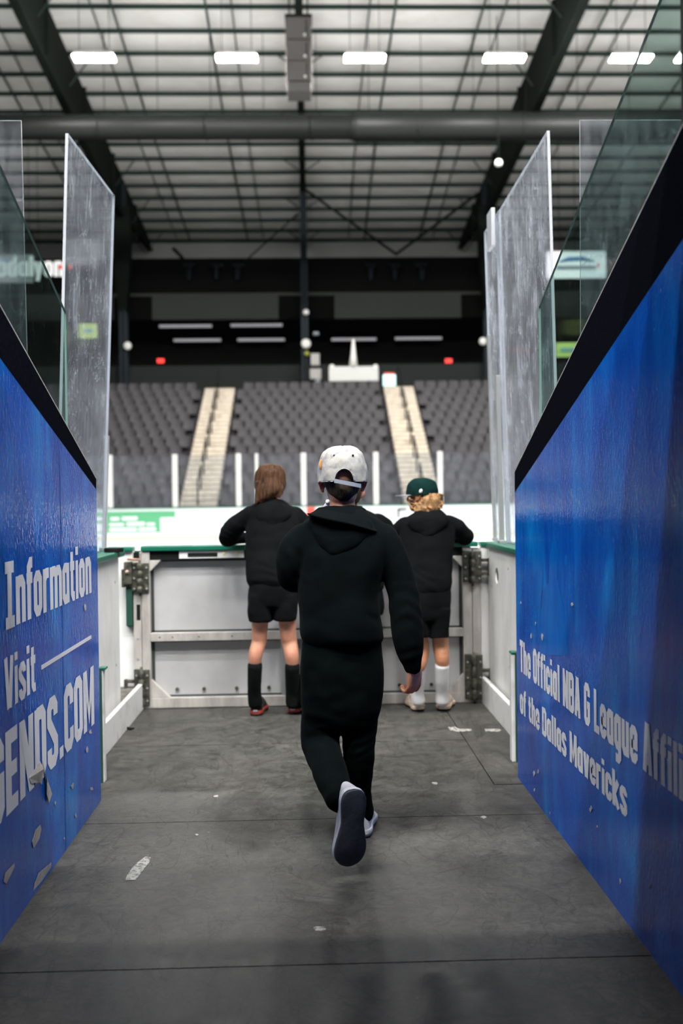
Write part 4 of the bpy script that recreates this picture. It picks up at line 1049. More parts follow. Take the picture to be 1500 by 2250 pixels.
# white board on stalk, small screens
e = empty('hanging_board', at(776, 835, 47.5), 'wide white board hung on a pale stalk above the far seats', 'board')
p = at(722, 806, 47.5); q = at(831, 833, 47.5); MB().box(p.x, q.x, 47.4, 47.5, q.z - .1, p.z).build('board_face', mat('board_pale', (.52, .52, .50), .6), e, bevel=.03)
p = at(776, 806, 47.5); mb = MB(); mb.tube([p, at(776, 775, 47.5), at(776, 745, 47.5)], [.22, .12, .05], 10); mb.build('stalk', M_white, e, True)
mb = MB(); mb.ell(at(729, 806, 47.45), (.12, .1, .12), 8); mb.ell(at(825, 806, 47.45), (.12, .1, .12), 8); mb.build('corner_knob', M_white, e, True)
p = at(855, 836, 47.2); e = empty('lit_sign', p, 'small bright pale cyan sign with red top at head of right stairs', 'sign')
MB().box(p.x - .30, p.x + .30, 47.15, 47.2, p.z - .27, p.z + .27).build('face', M_screen, e, bevel=.02); MB().box(p.x - .24, p.x + .24, 47.15, 47.2, p.z + .27, p.z + .36).build('red_top', M_red, e)
for px, py, w_, h_, lab in ((692, 790, .22, .3, 'pale box hung beside the middle column'), (693, 822, .28, .26, 'grey pale box below it beside the middle column'), (694, 733, .14, .08, 'small grey lamp beside the middle column'), (698, 836, .12, .12, 'small pinkish knob lamp at foot of the middle column')):
    p = at(px, py, 49.6); o = MB().box(p.x - w_, p.x + w_, 49.5, 49.7, p.z - h_, p.z + h_).build('equipment_box', M_bannerg if h_ < .2 else M_greyw, None, bevel=.04); tag(o, lab, 'box')
p = at(674, 777, 50.0); mb = MB(); mb.ell(p, (.13, .08, .13), 8); tag(mb.build('warning_disc', mat('olive', (.25, .27, .03), .5), None, True), 'small yellow green disc on the middle column', 'sign')
# banners
p = at(1214, 552, 45); q = at(1331, 611, 45)
e = empty('hanging_banner', ((p.x + q.x) / 2, 45, q.z), 'white banner with blue arc seen through right glass', 'banner')
MB().box(p.x - .3, q.x, 45, 45.05, q.z, p.z).build('banner_cloth', M_banner, e)
mb = MB(); mb.tube([at(1228, 575, 44.97), at(1250, 569, 44.97), at(1280, 568, 44.97), at(1305, 575, 44.97)], [.03, .10, .10, .03], 8); mb.build('blue_arc', M_bannerb, e, True)
MB().box(at(1222, 588, 45).x, at(1308, 588, 45).x, 44.95, 44.99, at(1250, 592, 45).z, at(1250, 584, 45).z).build('grey_line', M_bannerg, e)
mb = MB(); mb.ell(at(1314, 583, 44.97), (.06, .02, .10), 8); mb.build('red_mark', M_red, e)
p = at(-40, 560, 45); q = at(73, 621, 45)
e = empty('hanging_banner', ((p.x + q.x) / 2, 45, q.z), 'pale banner at the left edge seen through glass', 'banner')
MB().box(p.x, q.x, 45, 45.05, q.z, p.z).build('banner_cloth', mat('banner_dim', (.20, .22, .23), .6), e)
MB().box(p.x, at(22, 575, 45).x, 44.95, 44.99, at(10, 578, 45).z, at(10, 570, 45).z).build('blue_arc', M_bannerb, e)
a = at(-25, 608, 44.9); b = at(74, 608, 44.9); n = text_len('tbdal'); hv = .09
text_mesh('lettering', 'tbdal', lambda u, v: V((a.x + (b.x - a.x) * u / n, 44.9, a.z + v * hv)), M_banner, e, 1.0, nrm=V((0, -40, 0)))
a = at(75, 608, 44.9); b = at(139, 608, 44.9); n = text_len('yon'); e = empty('wall_lettering', a, 'white letters with a red dot on the dark wall, seen behind the left glass', 'lettering')
text_mesh('letters', 'yon', lambda u, v: V((a.x + (b.x - a.x) * u / n, 44.9, a.z + v * hv)), M_banner, e, 1.0, nrm=V((0, -40, 0)))
mb = MB(); mb.ell(at(134, 587, 44.9), (.11, .03, .13), 8); mb.build('red_dot', M_red, e); mb = MB(); mb.ell(at(154, 587, 44.9), (.07, .03, .13), 8); mb.build('red_dot', M_red, e)
for (a_, b_, c_, d_, lab) in ((1221, 1275, 753, 784, 'lime green sign seen behind the right glass'), (173, 214, 711, 743, 'lime green sign seen through the left acrylic panel')):
    p = at(a_, c_, 45.5); q = at(b_, d_, 45.5); e = empty('lime_sign', (p.x, 45.5, q.z), lab, 'sign')
    MB().box(p.x, q.x, 45.5, 45.55, q.z, p.z).build('face', M_lime, e); MB().box(p.x + .2, q.x - .2, 45.45, 45.49, (p.z + q.z) / 2 - .09, (p.z + q.z) / 2 + .09).build('blue_mark', mat('sign_blue', (.15, .32, .28), .5), e)
def rope(parent, x, y, z0, z1):
    mb = MB(); mb.tube([(x, y, z0), (x, y, z1)], .012, 5); mb.build('hanging_wire', M_steel, parent, True)
for o in list(COL.objects):
    if o.type == 'EMPTY' and o.name.split('.')[0] in ('hanging_banner', 'lime_sign', 'wall_lettering'):
        xs = [v.co.x for ch in o.children if ch.type == 'MESH' for v in ch.data.vertices]; zs = [v.co.z for ch in o.children if ch.type == 'MESH' for v in ch.data.vertices]
        Yh = 45.03 if 'lime' not in o.name else 45.53
        for x in (min(xs) + .2, max(xs) - .2): rope(o, x, Yh, max(zs) - .02, zr(Yh) - .14)
# ---- duct, speakers, lights
DY = 38
p0 = at(-900, 279, DY); p1 = at(785, 279, DY); p2 = at(2400, 277, DY)
zc = p1.z
e = empty('air_duct', (0, DY, zc - .5), 'long black round air duct across the arena below the roof', 'duct')
mb = MB(); mb.tube([(-29, DY, zc), (p1.x, DY, zc)], .46, 24); mb.build('duct_body', M_duct, e, True)
mb = MB(); mb.tube([(p1.x - .3, DY, zc), (p1.x, DY, zc), (29, DY, zc)], [.46, .53, .53], 24); mb.build('duct_body_wide', M_duct, e, True)
for i in range(-14, 15):
    x = i * 2.0 + .4; mb = MB(); mb.tube([(x, DY, zc + .4), (x, DY, zr(DY) - .1)], .012, 5); mb.build('hanger', M_steel, e)
for i in range(-7, 8):
    mb = MB(); x = i * 4 + .2; mb.tube([(x, DY, zc), (x + .06, DY, zc)], .49 if x < p1.x else .56, 24); o = mb.build('band', M_duct, e, True)
SY = 33
p = at(627, 48, SY); q = at(686, 218, SY); w_ = q.x - p.x; h3 = (p.z - q.z)
e = empty('speaker_stack', ((p.x + q.x) / 2, SY, q.z), 'tall stack of grey speakers hung from the middle rafter', 'speaker')
zz0 = p.z
for i, hh in enumerate((.30, .28, .27, .14)):
    z1 = zz0 - h3 * sum((.30, .28, .27, .14)[:i]); z0 = z1 - h3 * hh + .03
    dd = .05 * i
    mb = MB(); mb.box(p.x + (.03 if i == 3 else 0), q.x - (.03 if i == 3 else 0), SY - .35 - dd, SY + .35, z0, z1); c = mb.build('cabinet', M_spk if i < 3 else mat('speaker_low', (.10, .095, .09), .6), e, bevel=.03)
    if i < 3:
        mb = MB(); mb.ell((q.x - .22, SY - .37 - dd, z0 + .14), (.05, .02, .05), 8); mb.build('badge', M_white, c, True)
        mb = MB(); mb.tube([(q.x - .17, SY - .37 - dd, z0 + .1), (q.x - .17, SY - .37 - dd, z1 - .1)], .02, 6); mb.build('handle', M_spkd, c, True)
mb = MB(); mb.box(p.x - .02, q.x + .02, SY - .3, SY + .3, p.z, p.z + .12); mb.tube([((p.x + q.x) / 2 - .3, SY, p.z), ((p.x + q.x) / 2 - .3, SY, zr(SY) - .14)], .03, 6); mb.tube([((p.x + q.x) / 2 + .3, SY, p.z), ((p.x + q.x) / 2 + .3, SY, zr(SY) - .14)], .03, 6)
mb.build('rigging', M_spkd, e)
LY = 34.0
def fixture(x, y, z, lab, group, dm=None):
    e = empty('high_bay_light', (x, y, z), lab, 'ceiling light', group)
    MB().box(x - .68, x + .68, y - .22, y + .22, z, z + .05).build('diffuser', dm or M_lamp, e)
    MB().box(x - .66, x + .66, y - .28, y + .28, z + .05, z + .16).build('housing', M_white, e, bevel=.02)
    mb = MB()
    for s in (-.5, .5): mb.tube([(x + s, y, z + .16), (x + s, y, zr(y) - .14)], .01, 5)
    mb.build('hanger', M_steel, e)
vis = [(207, 'leftmost'), (520, 'second from left'), (801, 'third from left, right of the speakers'), (1108, 'fourth from left, beside the right rafter'), (1386, 'fifth from left, behind the right glass railing'), (1530, 'rightmost, cut by the photo edge')]
zl = at(750, 130, LY).z
for px, nm in vis:
    fixture(at(px, 130, LY).x, LY, zl, 'glowing white high bay light under the roof, %s' % nm, 'high bay lights in view')
for j, y in enumerate((-2.0, -6.0, -10.0)):
    for i in range(-3, 4): fixture(i * 5.0 + .3, y, (zr(y) - 1.6) if y > 0 else 21.5, 'high bay light over the near stands behind the camera', 'high bay lights outside the frame', M_house)
for px, py, Y, lab in ((1095, 358, 37, 'small round white globe lamp under the right rafter'),):
    p = at(px, py, Y); mb = MB(); e = empty('globe_lamp', p, lab, 'lamp'); mb.ell(p, (.14, .14, .14), 10); mb.build('globe', M_white, e, True); mb = MB(); mb.tube([p + V((0, 0, .12)), V((p.x, p.y, zr(p.y) - .14))], .02, 6); mb.build('stem', M_steel, e, True)
#PEOPLE
# ================================================================== PEOPLE
def A(t): return at(t[0], t[1], t[2])
def px2m(Y): return Y / F
def make_body(parent, skin, c, yaw, tilt, s, neck, torso, arms, legs, hands, vox=.0045):
    mb = MB(); R, P = head_parts(mb, c, yaw, tilt, s)
    limb(mb, neck, 18)
    ringloft(mb, torso, 28, 2.3, 3)
    for a_ in arms: limb(mb, a_, 16)
    for l_ in legs: limb(mb, l_, 16)
    for h in hands: hand_parts(mb, *h)
    b = fuse(mb, 'body', skin, parent, vox, 3, sf=.5)
    face_bits(P, R, s, b)
    mb = MB(); mb.ell(P(0, .090, -.0605), (.017 * s, .004 * s, .0018 * s), 8, R); mb.build('mouth', M_lip, b, True)
    return b, R, P
def crown_cap(parent, c, R, s, hgt, rad, m, mstrap, opening=True, brimm=None, seed=0, zrim=.008, button=None, tiltv=0., brimlen=.07):
    n, k = 96, 36; vs = []; fs = []
    RR = R @ Matrix.Rotation(tiltv, 3, 'X')
    P = lambda x, y, z: c + RR @ V((x, y, z)) * s
    idx = {}
    def prof(t):
        h = t * hgt; f = max(0, 1 - t ** 3.0) ** (1 / 3.0); return h, f
    for j in range(k + 1):
        h, f = prof(math.sin(j / k * math.pi / 2) ** 1.0)
        for i in range(n):
            a = 2 * math.pi * i / n
            x, y = rad[0] * math.cos(a) * f, rad[1] * math.sin(a) * f
            q = V((x, y, h + zrim))
            # seams + crumples
            seam = -.0012 * max(0, 1 - abs(((a / (math.pi / 3)) % 1) - .5) * -2) if False else 0
            d = .0045 * mnoise.noise(V((x * 30, y * 30, h * 16 + seed))) + .0022 * mnoise.noise(V((x * 80, y * 80, h * 40 + seed)))
            sm_ = abs(((a - math.pi / 2) / (math.pi / 3) + .5) % 1 - .5)
            d -= .0016 * max(0, 1 - sm_ * 14)
            rr = V((x, y, h * .6)); rr = rr.normalized() if rr.length > 1e-5 else V((0, 0, 1))
            q += rr * d
            vs.append(P(q.x, q.y - .008, q.z))
    for j in range(k):
        for i in range(n):
            a = 2 * math.pi * (i + .5) / n; h, f = prof(math.sin((j + .5) / k * math.pi / 2))
            da = abs(((a + math.pi / 2 + math.pi) % (2 * math.pi)) - math.pi)      # 0 at the back
            xx = rad[0] * math.sin(da)
            if opening and da < 1 and (xx / .038) ** 2 + (h / .050) ** 2 < 1: continue
            fs.append((j * n + i, j * n + (i + 1) % n, (j + 1) * n + (i + 1) % n, (j + 1) * n + i))
    o = link_mesh('cap', vs, fs, m, parent, True)
    sol = o.modifiers.new('sol', 'SOLIDIFY'); sol.thickness = .0028 * s; sol.offset = 1
    # rim band
    mb = MB(); ring = []
    for i in range(n + 1):
        a = 2 * math.pi * i / n; da = abs(((a + math.pi / 2 + math.pi) % (2 * math.pi)) - math.pi)
        if opening and rad[0] * abs(math.sin(da)) < .038 and da < 1:
            if ring: mb.tube(ring, .0022 * s, 6); ring = []
            continue
        ring.append(P(rad[0] * 1.01 * math.cos(a), rad[1] * 1.01 * math.sin(a) - .008, zrim + .001))
    if ring: mb.tube(ring, .0022 * s, 6)
    if opening:
        pts = [P(.039 * math.cos(t), -math.sqrt(max(0, 1 - (.039 * math.cos(t) / rad[0]) ** 2)) * rad[1] * (max(.01, 1 - (.051 * math.sin(t) / hgt) ** 3.0) ** (1 / 3.0)) - .0095, zrim + .051 * math.sin(t)) for t in [math.pi * q / 20 for q in range(21)]]
        mb.tube(pts, .0024 * s, 6)
    mb.build('seam_tape', m, o, True)
    if opening:
        mb = MB(); a_ = []; 
        for q in range(13):
            t = q / 12; x = -.040 + .108 * t; z = zrim + .004 - .022 * t
            y = -math.sqrt(1 - (x / rad[0]) ** 2) * rad[1] - .014
            a_.append((x, y, z))
        vs2 = [P(x, y, z + .008) for x, y, z in a_] + [P(x, y, z - .008) for x, y, z in a_] + [P(x, y + .003, z + .008) for x, y, z in a_] + [P(x, y + .003, z - .008) for x, y, z in a_]
        m_ = 13; f2 = []
        for q in range(12): f2 += [(q, q + 1, m_ + q + 1, m_ + q), (2 * m_ + q, 3 * m_ + q, 3 * m_ + q + 1, 2 * m_ + q + 1), (q, 2 * m_ + q, 2 * m_ + q + 1, q + 1), (m_ + q, m_ + q + 1, 3 * m_ + q + 1, 3 * m_ + q)]
        f2 += [(0, m_, 3 * m_, 2 * m_), (m_ - 1, 3 * m_ - 1, 4 * m_ - 1, 2 * m_ - 1)]
        mb.add(vs2, f2); mb.build('strap', mstrap, o, False)
    # brim
    mb = MB(); nn = 16; top = []; bot = []
    for q in range(nn + 1):
        t = math.pi * q / nn; x = .085 * math.cos(t)
        yi = math.sqrt(max(0, 1 - (x / rad[0]) ** 2)) * rad[1] - .012; yo = yi + brimlen * math.sin(t) ** .6
        zc_ = zrim + .004 - .10 * x * x * 10 * .15
        top.append((P(x, yi, zc_), P(x, yo, zc_ - .006))); bot.append((P(x, yi, zc_ - .004), P(x, yo, zc_ - .010)))
    vs3 = [p for pr in top for p in pr] + [p for pr in bot for p in pr]; f3 = []; N2 = 2 * (nn + 1)
    for q in range(nn): f3 += [(2 * q, 2 * q + 1, 2 * q + 3, 2 * q + 2), (N2 + 2 * q, N2 + 2 * q + 2, N2 + 2 * q + 3, N2 + 2 * q + 1), (2 * q + 1, N2 + 2 * q + 1, N2 + 2 * q + 3, 2 * q + 3), (2 * q, 2 * q + 2, N2 + 2 * q + 2, N2 + 2 * q)]
    mb.add(vs3, f3); mb.build('brim', brimm or m, o, True)
    mb = MB(); mb.ell(P(0, -.008, zrim + hgt + .001), (.008 * s, .008 * s, .005 * s), 8, RR); mb.build('top_button', button or M_dark, o, True)
    for sx in (-1, 1):
        x = sx * .037; hh_ = hgt * .72; f_ = (1 - .72 ** 3.0) ** (1 / 3.0)
        y = -math.sqrt(max(0, 1 - (x / (rad[0] * f_)) ** 2)) * rad[1] * f_ - .010
        mb = MB(); mb.tube([P(x, y - .004, zrim + hh_), P(x, y + .002, zrim + hh_)], .0042 * s, 12); mb.build('eyelet', button or M_dark, o, True)
    return o, P
def shoe_at(parent, heel, yaw, **kw):
    Mx = Matrix.Translation(heel) @ Matrix.Rotation(yaw, 4, 'Z') @ Matrix.Translation(V((0, 0, .005)))
    return make_shoe('shoe', parent, Mx, **kw)
def sock(parent, pts, m):
    mb = MB(); limb(mb, pts, 18); return fuse(mb, 'sock', m, parent, .005, 2, folds(.0015, 25))

# ---------------- the walking child
Yw = 4.0
wk = empty('person', onZ(775, 1842, 0), 'person in cream cap and black sweatsuit walking away in the middle of the passage', 'person')
c = at(752, 1060, 4.03)
heelL = at(779, 1735, 3.60)
Zl = V((-.30, .93, .10)).normalized(); Yl = V((-.055, -.02, -1)); Yl = (Yl - Yl.dot(Zl) * Zl).normalized(); Xl = Yl.cross(Zl)
ML = Matrix((Xl, Yl, Zl)).transposed().to_4x4(); ML.translation = heelL
ankL = heelL + Zl * .095 + Yl * .060; toeL = heelL + Zl * .03 + Yl * .21
heelR = onZ(794, 1843, 0); ankR = heelR + V((0, .05, .09)); toeR = heelR + V((.01, .20, .03))
wristR = at(909, 1468, 3.95); wristL = at(697, 1142, 4.24)
body, R, P = make_body(wk, M_skin, c, .03, .05, 1.0,
    [(at(752, 1085, 4.03), .050), (at(752, 1110, 4.02), .052), (at(752, 1135, 4.01), .060)],
    silh([(1138, 715, 790, .05, 4.01), (1170, 690, 826, .07, 4.0), (1220, 672, 830, .09, 3.99), (1320, 680, 822, .085, 3.99), (1420, 675, 830, .09, 3.99), (1480, 680, 826, .09, 3.99)]),
    [[(at(690, 1186, 4.0), .042), (at(648, 1252, 4.02), .034), (at(675, 1180, 4.19), .024), (wristL, .022)], [(at(828, 1186, 4.0), .042), (at(885, 1340, 3.97), .036), (at(901, 1440, 3.95), .027), (wristR, .024)]],
    [[(at(712, 1490, 3.99), .07), (at(706, 1625, 4.0), .052), (at(730, 1705, 3.85), .040), (ankL, .030), (toeL, .024)], [(at(790, 1490, 4.0), .07), (at(788, 1635, 4.0), .050), (at(788, 1720, 4.04), .045), (ankR, .033), (toeR, .026)]],
    [(wristR, V((.0, .10, -1)), V((.62, -.78, .1)), 1.02, 1.15, -1, .9), (wristL, V((.55, .0, .8)), V((-.75, -.5, .4)), .72, .9, 1, .6)], .0035)
# trousers
mb = MB()
ringloft(mb, silh([(1392, 668, 836, .105, 3.99), (1440, 662, 840, .118, 3.99), (1500, 661, 841, .122, 3.99), (1560, 662, 836, .112, 3.99), (1590, 668, 828, .095, 3.99)]), 36, 2.6)
limb(mb, [(at(708, 1530, 3.99), .080), (at(704, 1590, 3.99), .079), (at(704, 1632, 3.98), .077), (at(719, 1680, 3.86), .066), (at(734, 1720, 3.755), .060), (at(747, 1757, 3.675), .056)], 24)
limb(mb, [(at(792, 1530, 3.99), .082), (at(790, 1590, 3.99), .075), (at(789, 1640, 3.99), .066), (at(789, 1690, 4.01), .060), (at(790, 1740, 4.05), .050), (at(796, 1786, 4.08), .049)], 24)
fuse(mb, 'trousers', M_trous, wk, .006, 3, folds(.009, 8, [(at(700, 1625, 3.9), .16, .005, V((.15, 0, 1)).normalized()), (at(790, 1640, 3.9), .16, .004, V((-.1, 0, 1)).normalized()), (at(745, 1740, 3.72), .10, .004, V((0, .2, 1)).normalized()), (at(790, 1750, 4.0), .10, .004, V((0, 0, 1)))], 3.1))
# hoodie
mb = MB()
ringloft(mb, silh([(1116, 712, 794, .060, 4.01), (1130, 690, 815, .075, 4.0), (1150, 662, 846, .095, 3.995), (1178, 650, 860, .112, 3.99), (1230, 655, 852, .125, 3.985), (1300, 655, 833, .130, 3.985), (1350, 659, 836, .132, 3.985), (1386, 658, 843, .134, 3.985), (1402, 662, 845, .130, 3.985), (1414, 668, 838, .116, 3.985)]), 40, 2.4)
limb(mb, [(at(670, 1180, 3.99), .066), (at(645, 1218, 3.985), .069), (at(640, 1258, 4.0), .062), (at(650, 1270, 4.05), .054), (at(664, 1225, 4.14), .050), (at(682, 1165, 4.21), .042), (at(689, 1142, 4.235), .032)], 24)
limb(mb, [(at(838, 1180, 3.99), .068), (at(863, 1230, 3.98), .066), (at(881, 1290, 3.97), .062), (at(890, 1350, 3.96), .066), (at(894, 1395, 3.955), .066), (at(899, 1432, 3.95), .056), (at(904, 1455, 3.95), .042)], 24)
limb(mb, [(at(904, 1450, 3.95), .040), (at(905, 1466, 3.95), .037)], 20)
hd = fuse(mb, 'hoodie', M_hood, wk, .006, 4, folds(.008, 7, [(at(888, 1340, 3.9), .17, .0045, V((.2, 0, 1)).normalized()), (at(640, 1240, 3.9), .14, .005, V((.5, 0, 1)).normalized()), (at(848, 1345, 3.9), .10, .005, V((.6, 0, 1)).normalized()), (at(900, 1440, 3.9), .08, .004, V((0, 0, 1))), (at(690, 1390, 3.86), .10, .003, V((.2, 0, 1)).normalized())], 1.3))
mb = MB()
ringloft(mb, silh([(1228, 727, 745, .012, 3.885), (1214, 716, 766, .020, 3.88), (1196, 702, 794, .028, 3.885), (1176, 690, 814, .036, 3.895), (1160, 684, 822, .044, 3.91), (1146, 680, 818, .050, 3.93), (1134, 679, 808, .052, 3.95), (1124, 688, 800, .052, 3.965), (1115, 700, 792, .046, 3.98)]), 40, 2.1)
for (X_, Y_) in ((1, 1), (-1, 1)): pass
ringp = [(at(752, 1122, 4.02) + V((.078 * math.sin(a), -.062 * math.cos(a) , .012 * math.cos(a) - .01))) for a in [math.pi * 2 * q / 14 for q in range(15)]]
mb.tube(ringp, .022, 12)
hood = fuse(mb, 'hood', M_hood, hd, .005, 4, folds(.006, 12, (), 5.5))
mb = MB()
rim = cat_rom([at(676, 1129, 3.90), at(700, 1136, 3.862), at(730, 1143, 3.848), (at(765, 1150, 3.85)), at(800, 1160, 3.865), at(827, 1168, 3.90)], 5)
rs = [.003 + .003 * math.sin(math.pi * i / (len(rim) - 1)) for i in range(len(rim))]
mb.tube(rim, rs, 8)
# the raised lip of the hood between rim and collar, with pointed corners
up = cat_rom([at(680, 1128, 3.93), at(704, 1119, 3.93), at(735, 1122, 3.925), (at(765, 1122, 3.925)), at(797, 1122, 3.93), at(827, 1166, 3.905)], 5)
th = V((0, .008, 0)); m_ = len(rim)
mb.add(rim + up + [p + th for p in rim] + [p + th for p in up], [(i, i + 1, m_ + i + 1, m_ + i) for i in range(m_ - 1)] + [(2 * m_ + i, 3 * m_ + i, 3 * m_ + i + 1, 2 * m_ + i + 1) for i in range(m_ - 1)] + [(m_ + i, m_ + i + 1, 3 * m_ + i + 1, 3 * m_ + i) for i in range(m_ - 1)])
mb.build('hood_lip', M_hood, hood, True)
# hem and cuff bands
# hair under the cap
mb = MB(); ringloft(mb, silh([(1006, 736, 772, .05, 4.03), (1014, 726, 780, .07, 4.03), (1024, 719, 786, .08, 4.025), (1036, 716, 790, .075, 4.02), (1052, 713, 792, .082, 4.015), (1066, 714, 791, .082, 4.01), (1080, 719, 787, .072, 4.005), (1092, 728, 778, .058, 4.0), (1102, 740, 768, .046, 4.0)]), 30, 2.2)
fuse(mb, 'short_hair', M_hair1, body, .004, 3, folds(.0015, 60))
cp, CP = crown_cap(wk, c, Matrix.Rotation(.03, 3, 'Z'), 1.0, .144, (.0985, .112), M_cap, M_strap, True, seed=2., zrim=.001, brimlen=.07)
q = at(702, 1022, 3.99); mb = MB(); mb.ell(q + V((.007, -.01, 0)), (.0035, .020, .024), 12, Matrix.Rotation(-.35, 3, 'Z')); mb.build('orange_patch', M_orange, cp, True)
make_shoe('shoe', wk, ML, L=.290, W=.122, upper=M_shoeg, sole=M_sole, mid=M_shoew, top=.10)
shoe_at(wk, heelR, -.12, L=.27, W=.100, upper=M_shoew, sole=M_sole, mid=M_shoew)
mb = MB(); limb(mb, [(ankL + Zl * .035 - Yl * .005, .033), (ankL - Zl * .005, .036)], 14); fuse(mb, 'sock', mat('red_sock', (.35, .015, .01), .8), wk, .004, 2)
mb = MB(); limb(mb, [(ankR + V((0, 0, .09)), .036), (ankR, .040)], 14); fuse(mb, 'sock', M_sockw, wk, .004, 2)
# the pale bottle held to the mouth
b0 = at(716, 1118, 4.20); b1 = at(722, 1096, 4.17)
e = empty('drink_bottle', b0, 'small pale bottle held to the mouth by the walking child', 'bottle')
mb = MB(); dd = (b1 - b0).normalized(); mb.tube([b0 - dd * .05, b0 + dd * .01, b0 + dd * .022, b0 + dd * .030], [.015, .015, .011, .009], 18); mb.build('bottle_body', M_bottle, e, True)
mb = MB(); mb.tube([b0 + dd * .030, b0 + dd * .042], .010, 16); mb.build('bottle_cap', M_white, e, True)

# ---------------- generic leaning child
def leaning(loc, label, skin, c, yaw, tilt, s, torso, sleeves, legs, hood_rows, hoodm, bottoms, botm, botlegs, socks, sockm, shoes, hands, seed, hoodname='hoodie', botname='shorts'):
    e = empty('person', loc, label, 'person')
    ts = [(a[0], a[1] + (a[2] - a[1]) * .14, a[2] - (a[2] - a[1]) * .14, a[3] * .75, a[4]) for a in torso]
    arms = [[(A(p), r * .62) for p, r in sl] + [(h[0], .023)] for sl, h in zip(sleeves, hands)]
    nk = c + V((0, -.015, -.10))
    body, R, P = make_body(e, skin, c, yaw, tilt, s, [(c + V((0, -.02, -.06)), .047), (nk, .047), (A((torso[1][1] / 2 + torso[1][2] / 2, torso[1][0] + 6, torso[1][4])), .055)],
        silh(ts), arms, legs, hands, .0045)
    mb = MB(); ringloft(mb, silh(torso), 36, 2.4)
    for sl in sleeves: limb(mb, [(A(p), r) for p, r in sl], 20)
    kn = [(A(sl[2][0]), .16, .005, V((.5, 0, 1)).normalized()) for sl in sleeves] + [(at((torso[-3][1] + torso[-3][2]) / 2, torso[-3][0], torso[-3][4] - .1), .16, .004, V((.15, 0, 1)).normalized())]
    hd = fuse(mb, hoodname, hoodm, e, .007, 3, folds(.012, 7, kn, seed))
    mb = MB(); ringloft(mb, silh(hood_rows), 30, 2.1)
    cc = A((hood_rows[0][1] / 2 + hood_rows[0][2] / 2, hood_rows[0][0], hood_rows[0][4] + .07))
    fuse(mb, 'hood', hoodm, hd, .006, 3, folds(.010, 11, (), seed + 4))
    mb = MB(); ringloft(mb, silh(bottoms), 32, 2.6)
    for bl in botlegs:
        if len(bl[0]) == 5: ringloft(mb, silh(bl), 30, 2.8)
        else: limb(mb, [(A(p), r) for p, r in bl], 20)
    fuse(mb, botname, botm, e, .007, 2, folds(.010, 8, (), seed + 9))
    for so in socks: sock(e, [(A(p), r) for p, r in so], sockm)
    for sh in shoes: shoe_at(e, sh[0], sh[1], **sh[2])
    return e, body, R, P
GC = ZC + .006
def onrail(px, Y, r):     # a point resting on the gate cap
    p = at(px, 1190, Y); p.z = GC + r; return p
# child with long hair, left
hl, hr_ = onZ(561, 1574, 0), onZ(643, 1570, 0)
c = at(594, 1059, 6.38)
kL, kbody, R, P = leaning(hl, 'person with shoulder length brown hair, black hoodie, shorts and black socks leaning on gate', M_skin, c, -.35, .05, .95,
    [(1096, 572, 620, .055, 6.38), (1108, 556, 636, .075, 6.37), (1122, 545, 652, .092, 6.36), (1145, 540, 660, .10, 6.35), (1190, 538, 662, .115, 6.32), (1235, 539, 661, .118, 6.29), (1268, 539, 657, .118, 6.27), (1280, 543, 654, .112, 6.27), (1290, 549, 650, .10, 6.27)],
    [[((556, 1132, 6.36), .062), ((522, 1152, 6.39), .066), ((503, 1178, 6.46), .064), ((508, 1182, 6.56), .054), ((528, 1181, 6.66), .046), ((546, 1183, 6.72), .036)],
     [((644, 1132, 6.36), .060), ((664, 1154, 6.39), .058), ((674, 1178, 6.46), .052), ((672, 1182, 6.56), .048), ((664, 1181, 6.66), .046), ((650, 1183, 6.70), .036)]],
    [[(at(574, 1300, 6.28), .068), (at(570, 1385, 6.29), .050), (at(569, 1410, 6.30), .047), (at(561, 1440, 6.28), .044), (at(559, 1482, 6.32), .034), (at(558, 1520, 6.37), .030), (hl + V((0, .06, .05)), .032), (hl + V((0, .19, .035)), .026)],
     [(at(628, 1300, 6.28), .068), (at(632, 1385, 6.29), .053), (at(636, 1412, 6.30), .049), (at(641, 1442, 6.28), .045), (at(643, 1482, 6.32), .034), (at(642, 1520, 6.37), .030), (hr_ + V((0, .06, .05)), .032), (hr_ + V((0, .19, .035)), .026)]],
    [(1164, 588, 606, .015, 6.262), (1150, 572, 626, .028, 6.268), (1134, 562, 638, .040, 6.28), (1118, 562, 636, .048, 6.30), (1104, 568, 626, .050, 6.33), (1096, 574, 618, .045, 6.34)], M_hood2,
    [(1272, 551, 650, .10, 6.27), (1290, 547, 653, .112, 6.27), (1315, 545, 655, .115, 6.28), (1330, 547, 654, .105, 6.28)], M_short,
    [[(1305, 547, 599, .11, 6.28), (1335, 545, 599, .105, 6.28), (1352, 545, 598, .10, 6.28), (1364, 546, 598, .095, 6.28)], [(1305, 601, 653, .11, 6.28), (1335, 600, 653, .105, 6.28), (1352, 601, 653, .10, 6.28), (1362, 602, 652, .095, 6.28)]],
    [[((560, 1462, 6.29), .047), ((559, 1490, 6.325), .045), ((559, 1522, 6.375), .044), ((561, 1545, 6.40), .046)], [((642, 1464, 6.29), .048), ((642, 1490, 6.325), .046), ((642, 1522, 6.375), .044), ((643, 1545, 6.40), .046)]], M_sockb,
    [(hl, -.10, dict(L=.255, W=.104, top=.12, upper=M_shoeb, sole=M_shoeb, mid=M_shoer, lace=None, accent=M_shoer)), (hr_, -.20, dict(L=.255, W=.104, top=.12, upper=M_shoeb, sole=M_shoeb, mid=M_shoer, lace=None, accent=M_shoer))],
    [(onrail(552, 6.73, .022), V((1, .25, -.05)), V((0, 0, 1)), .80, .3, 1, .4), (onrail(644, 6.72, .022), V((-1, .3, -.05)), V((0, 0, 1)), .80, .3, -1, .4)], 11.)
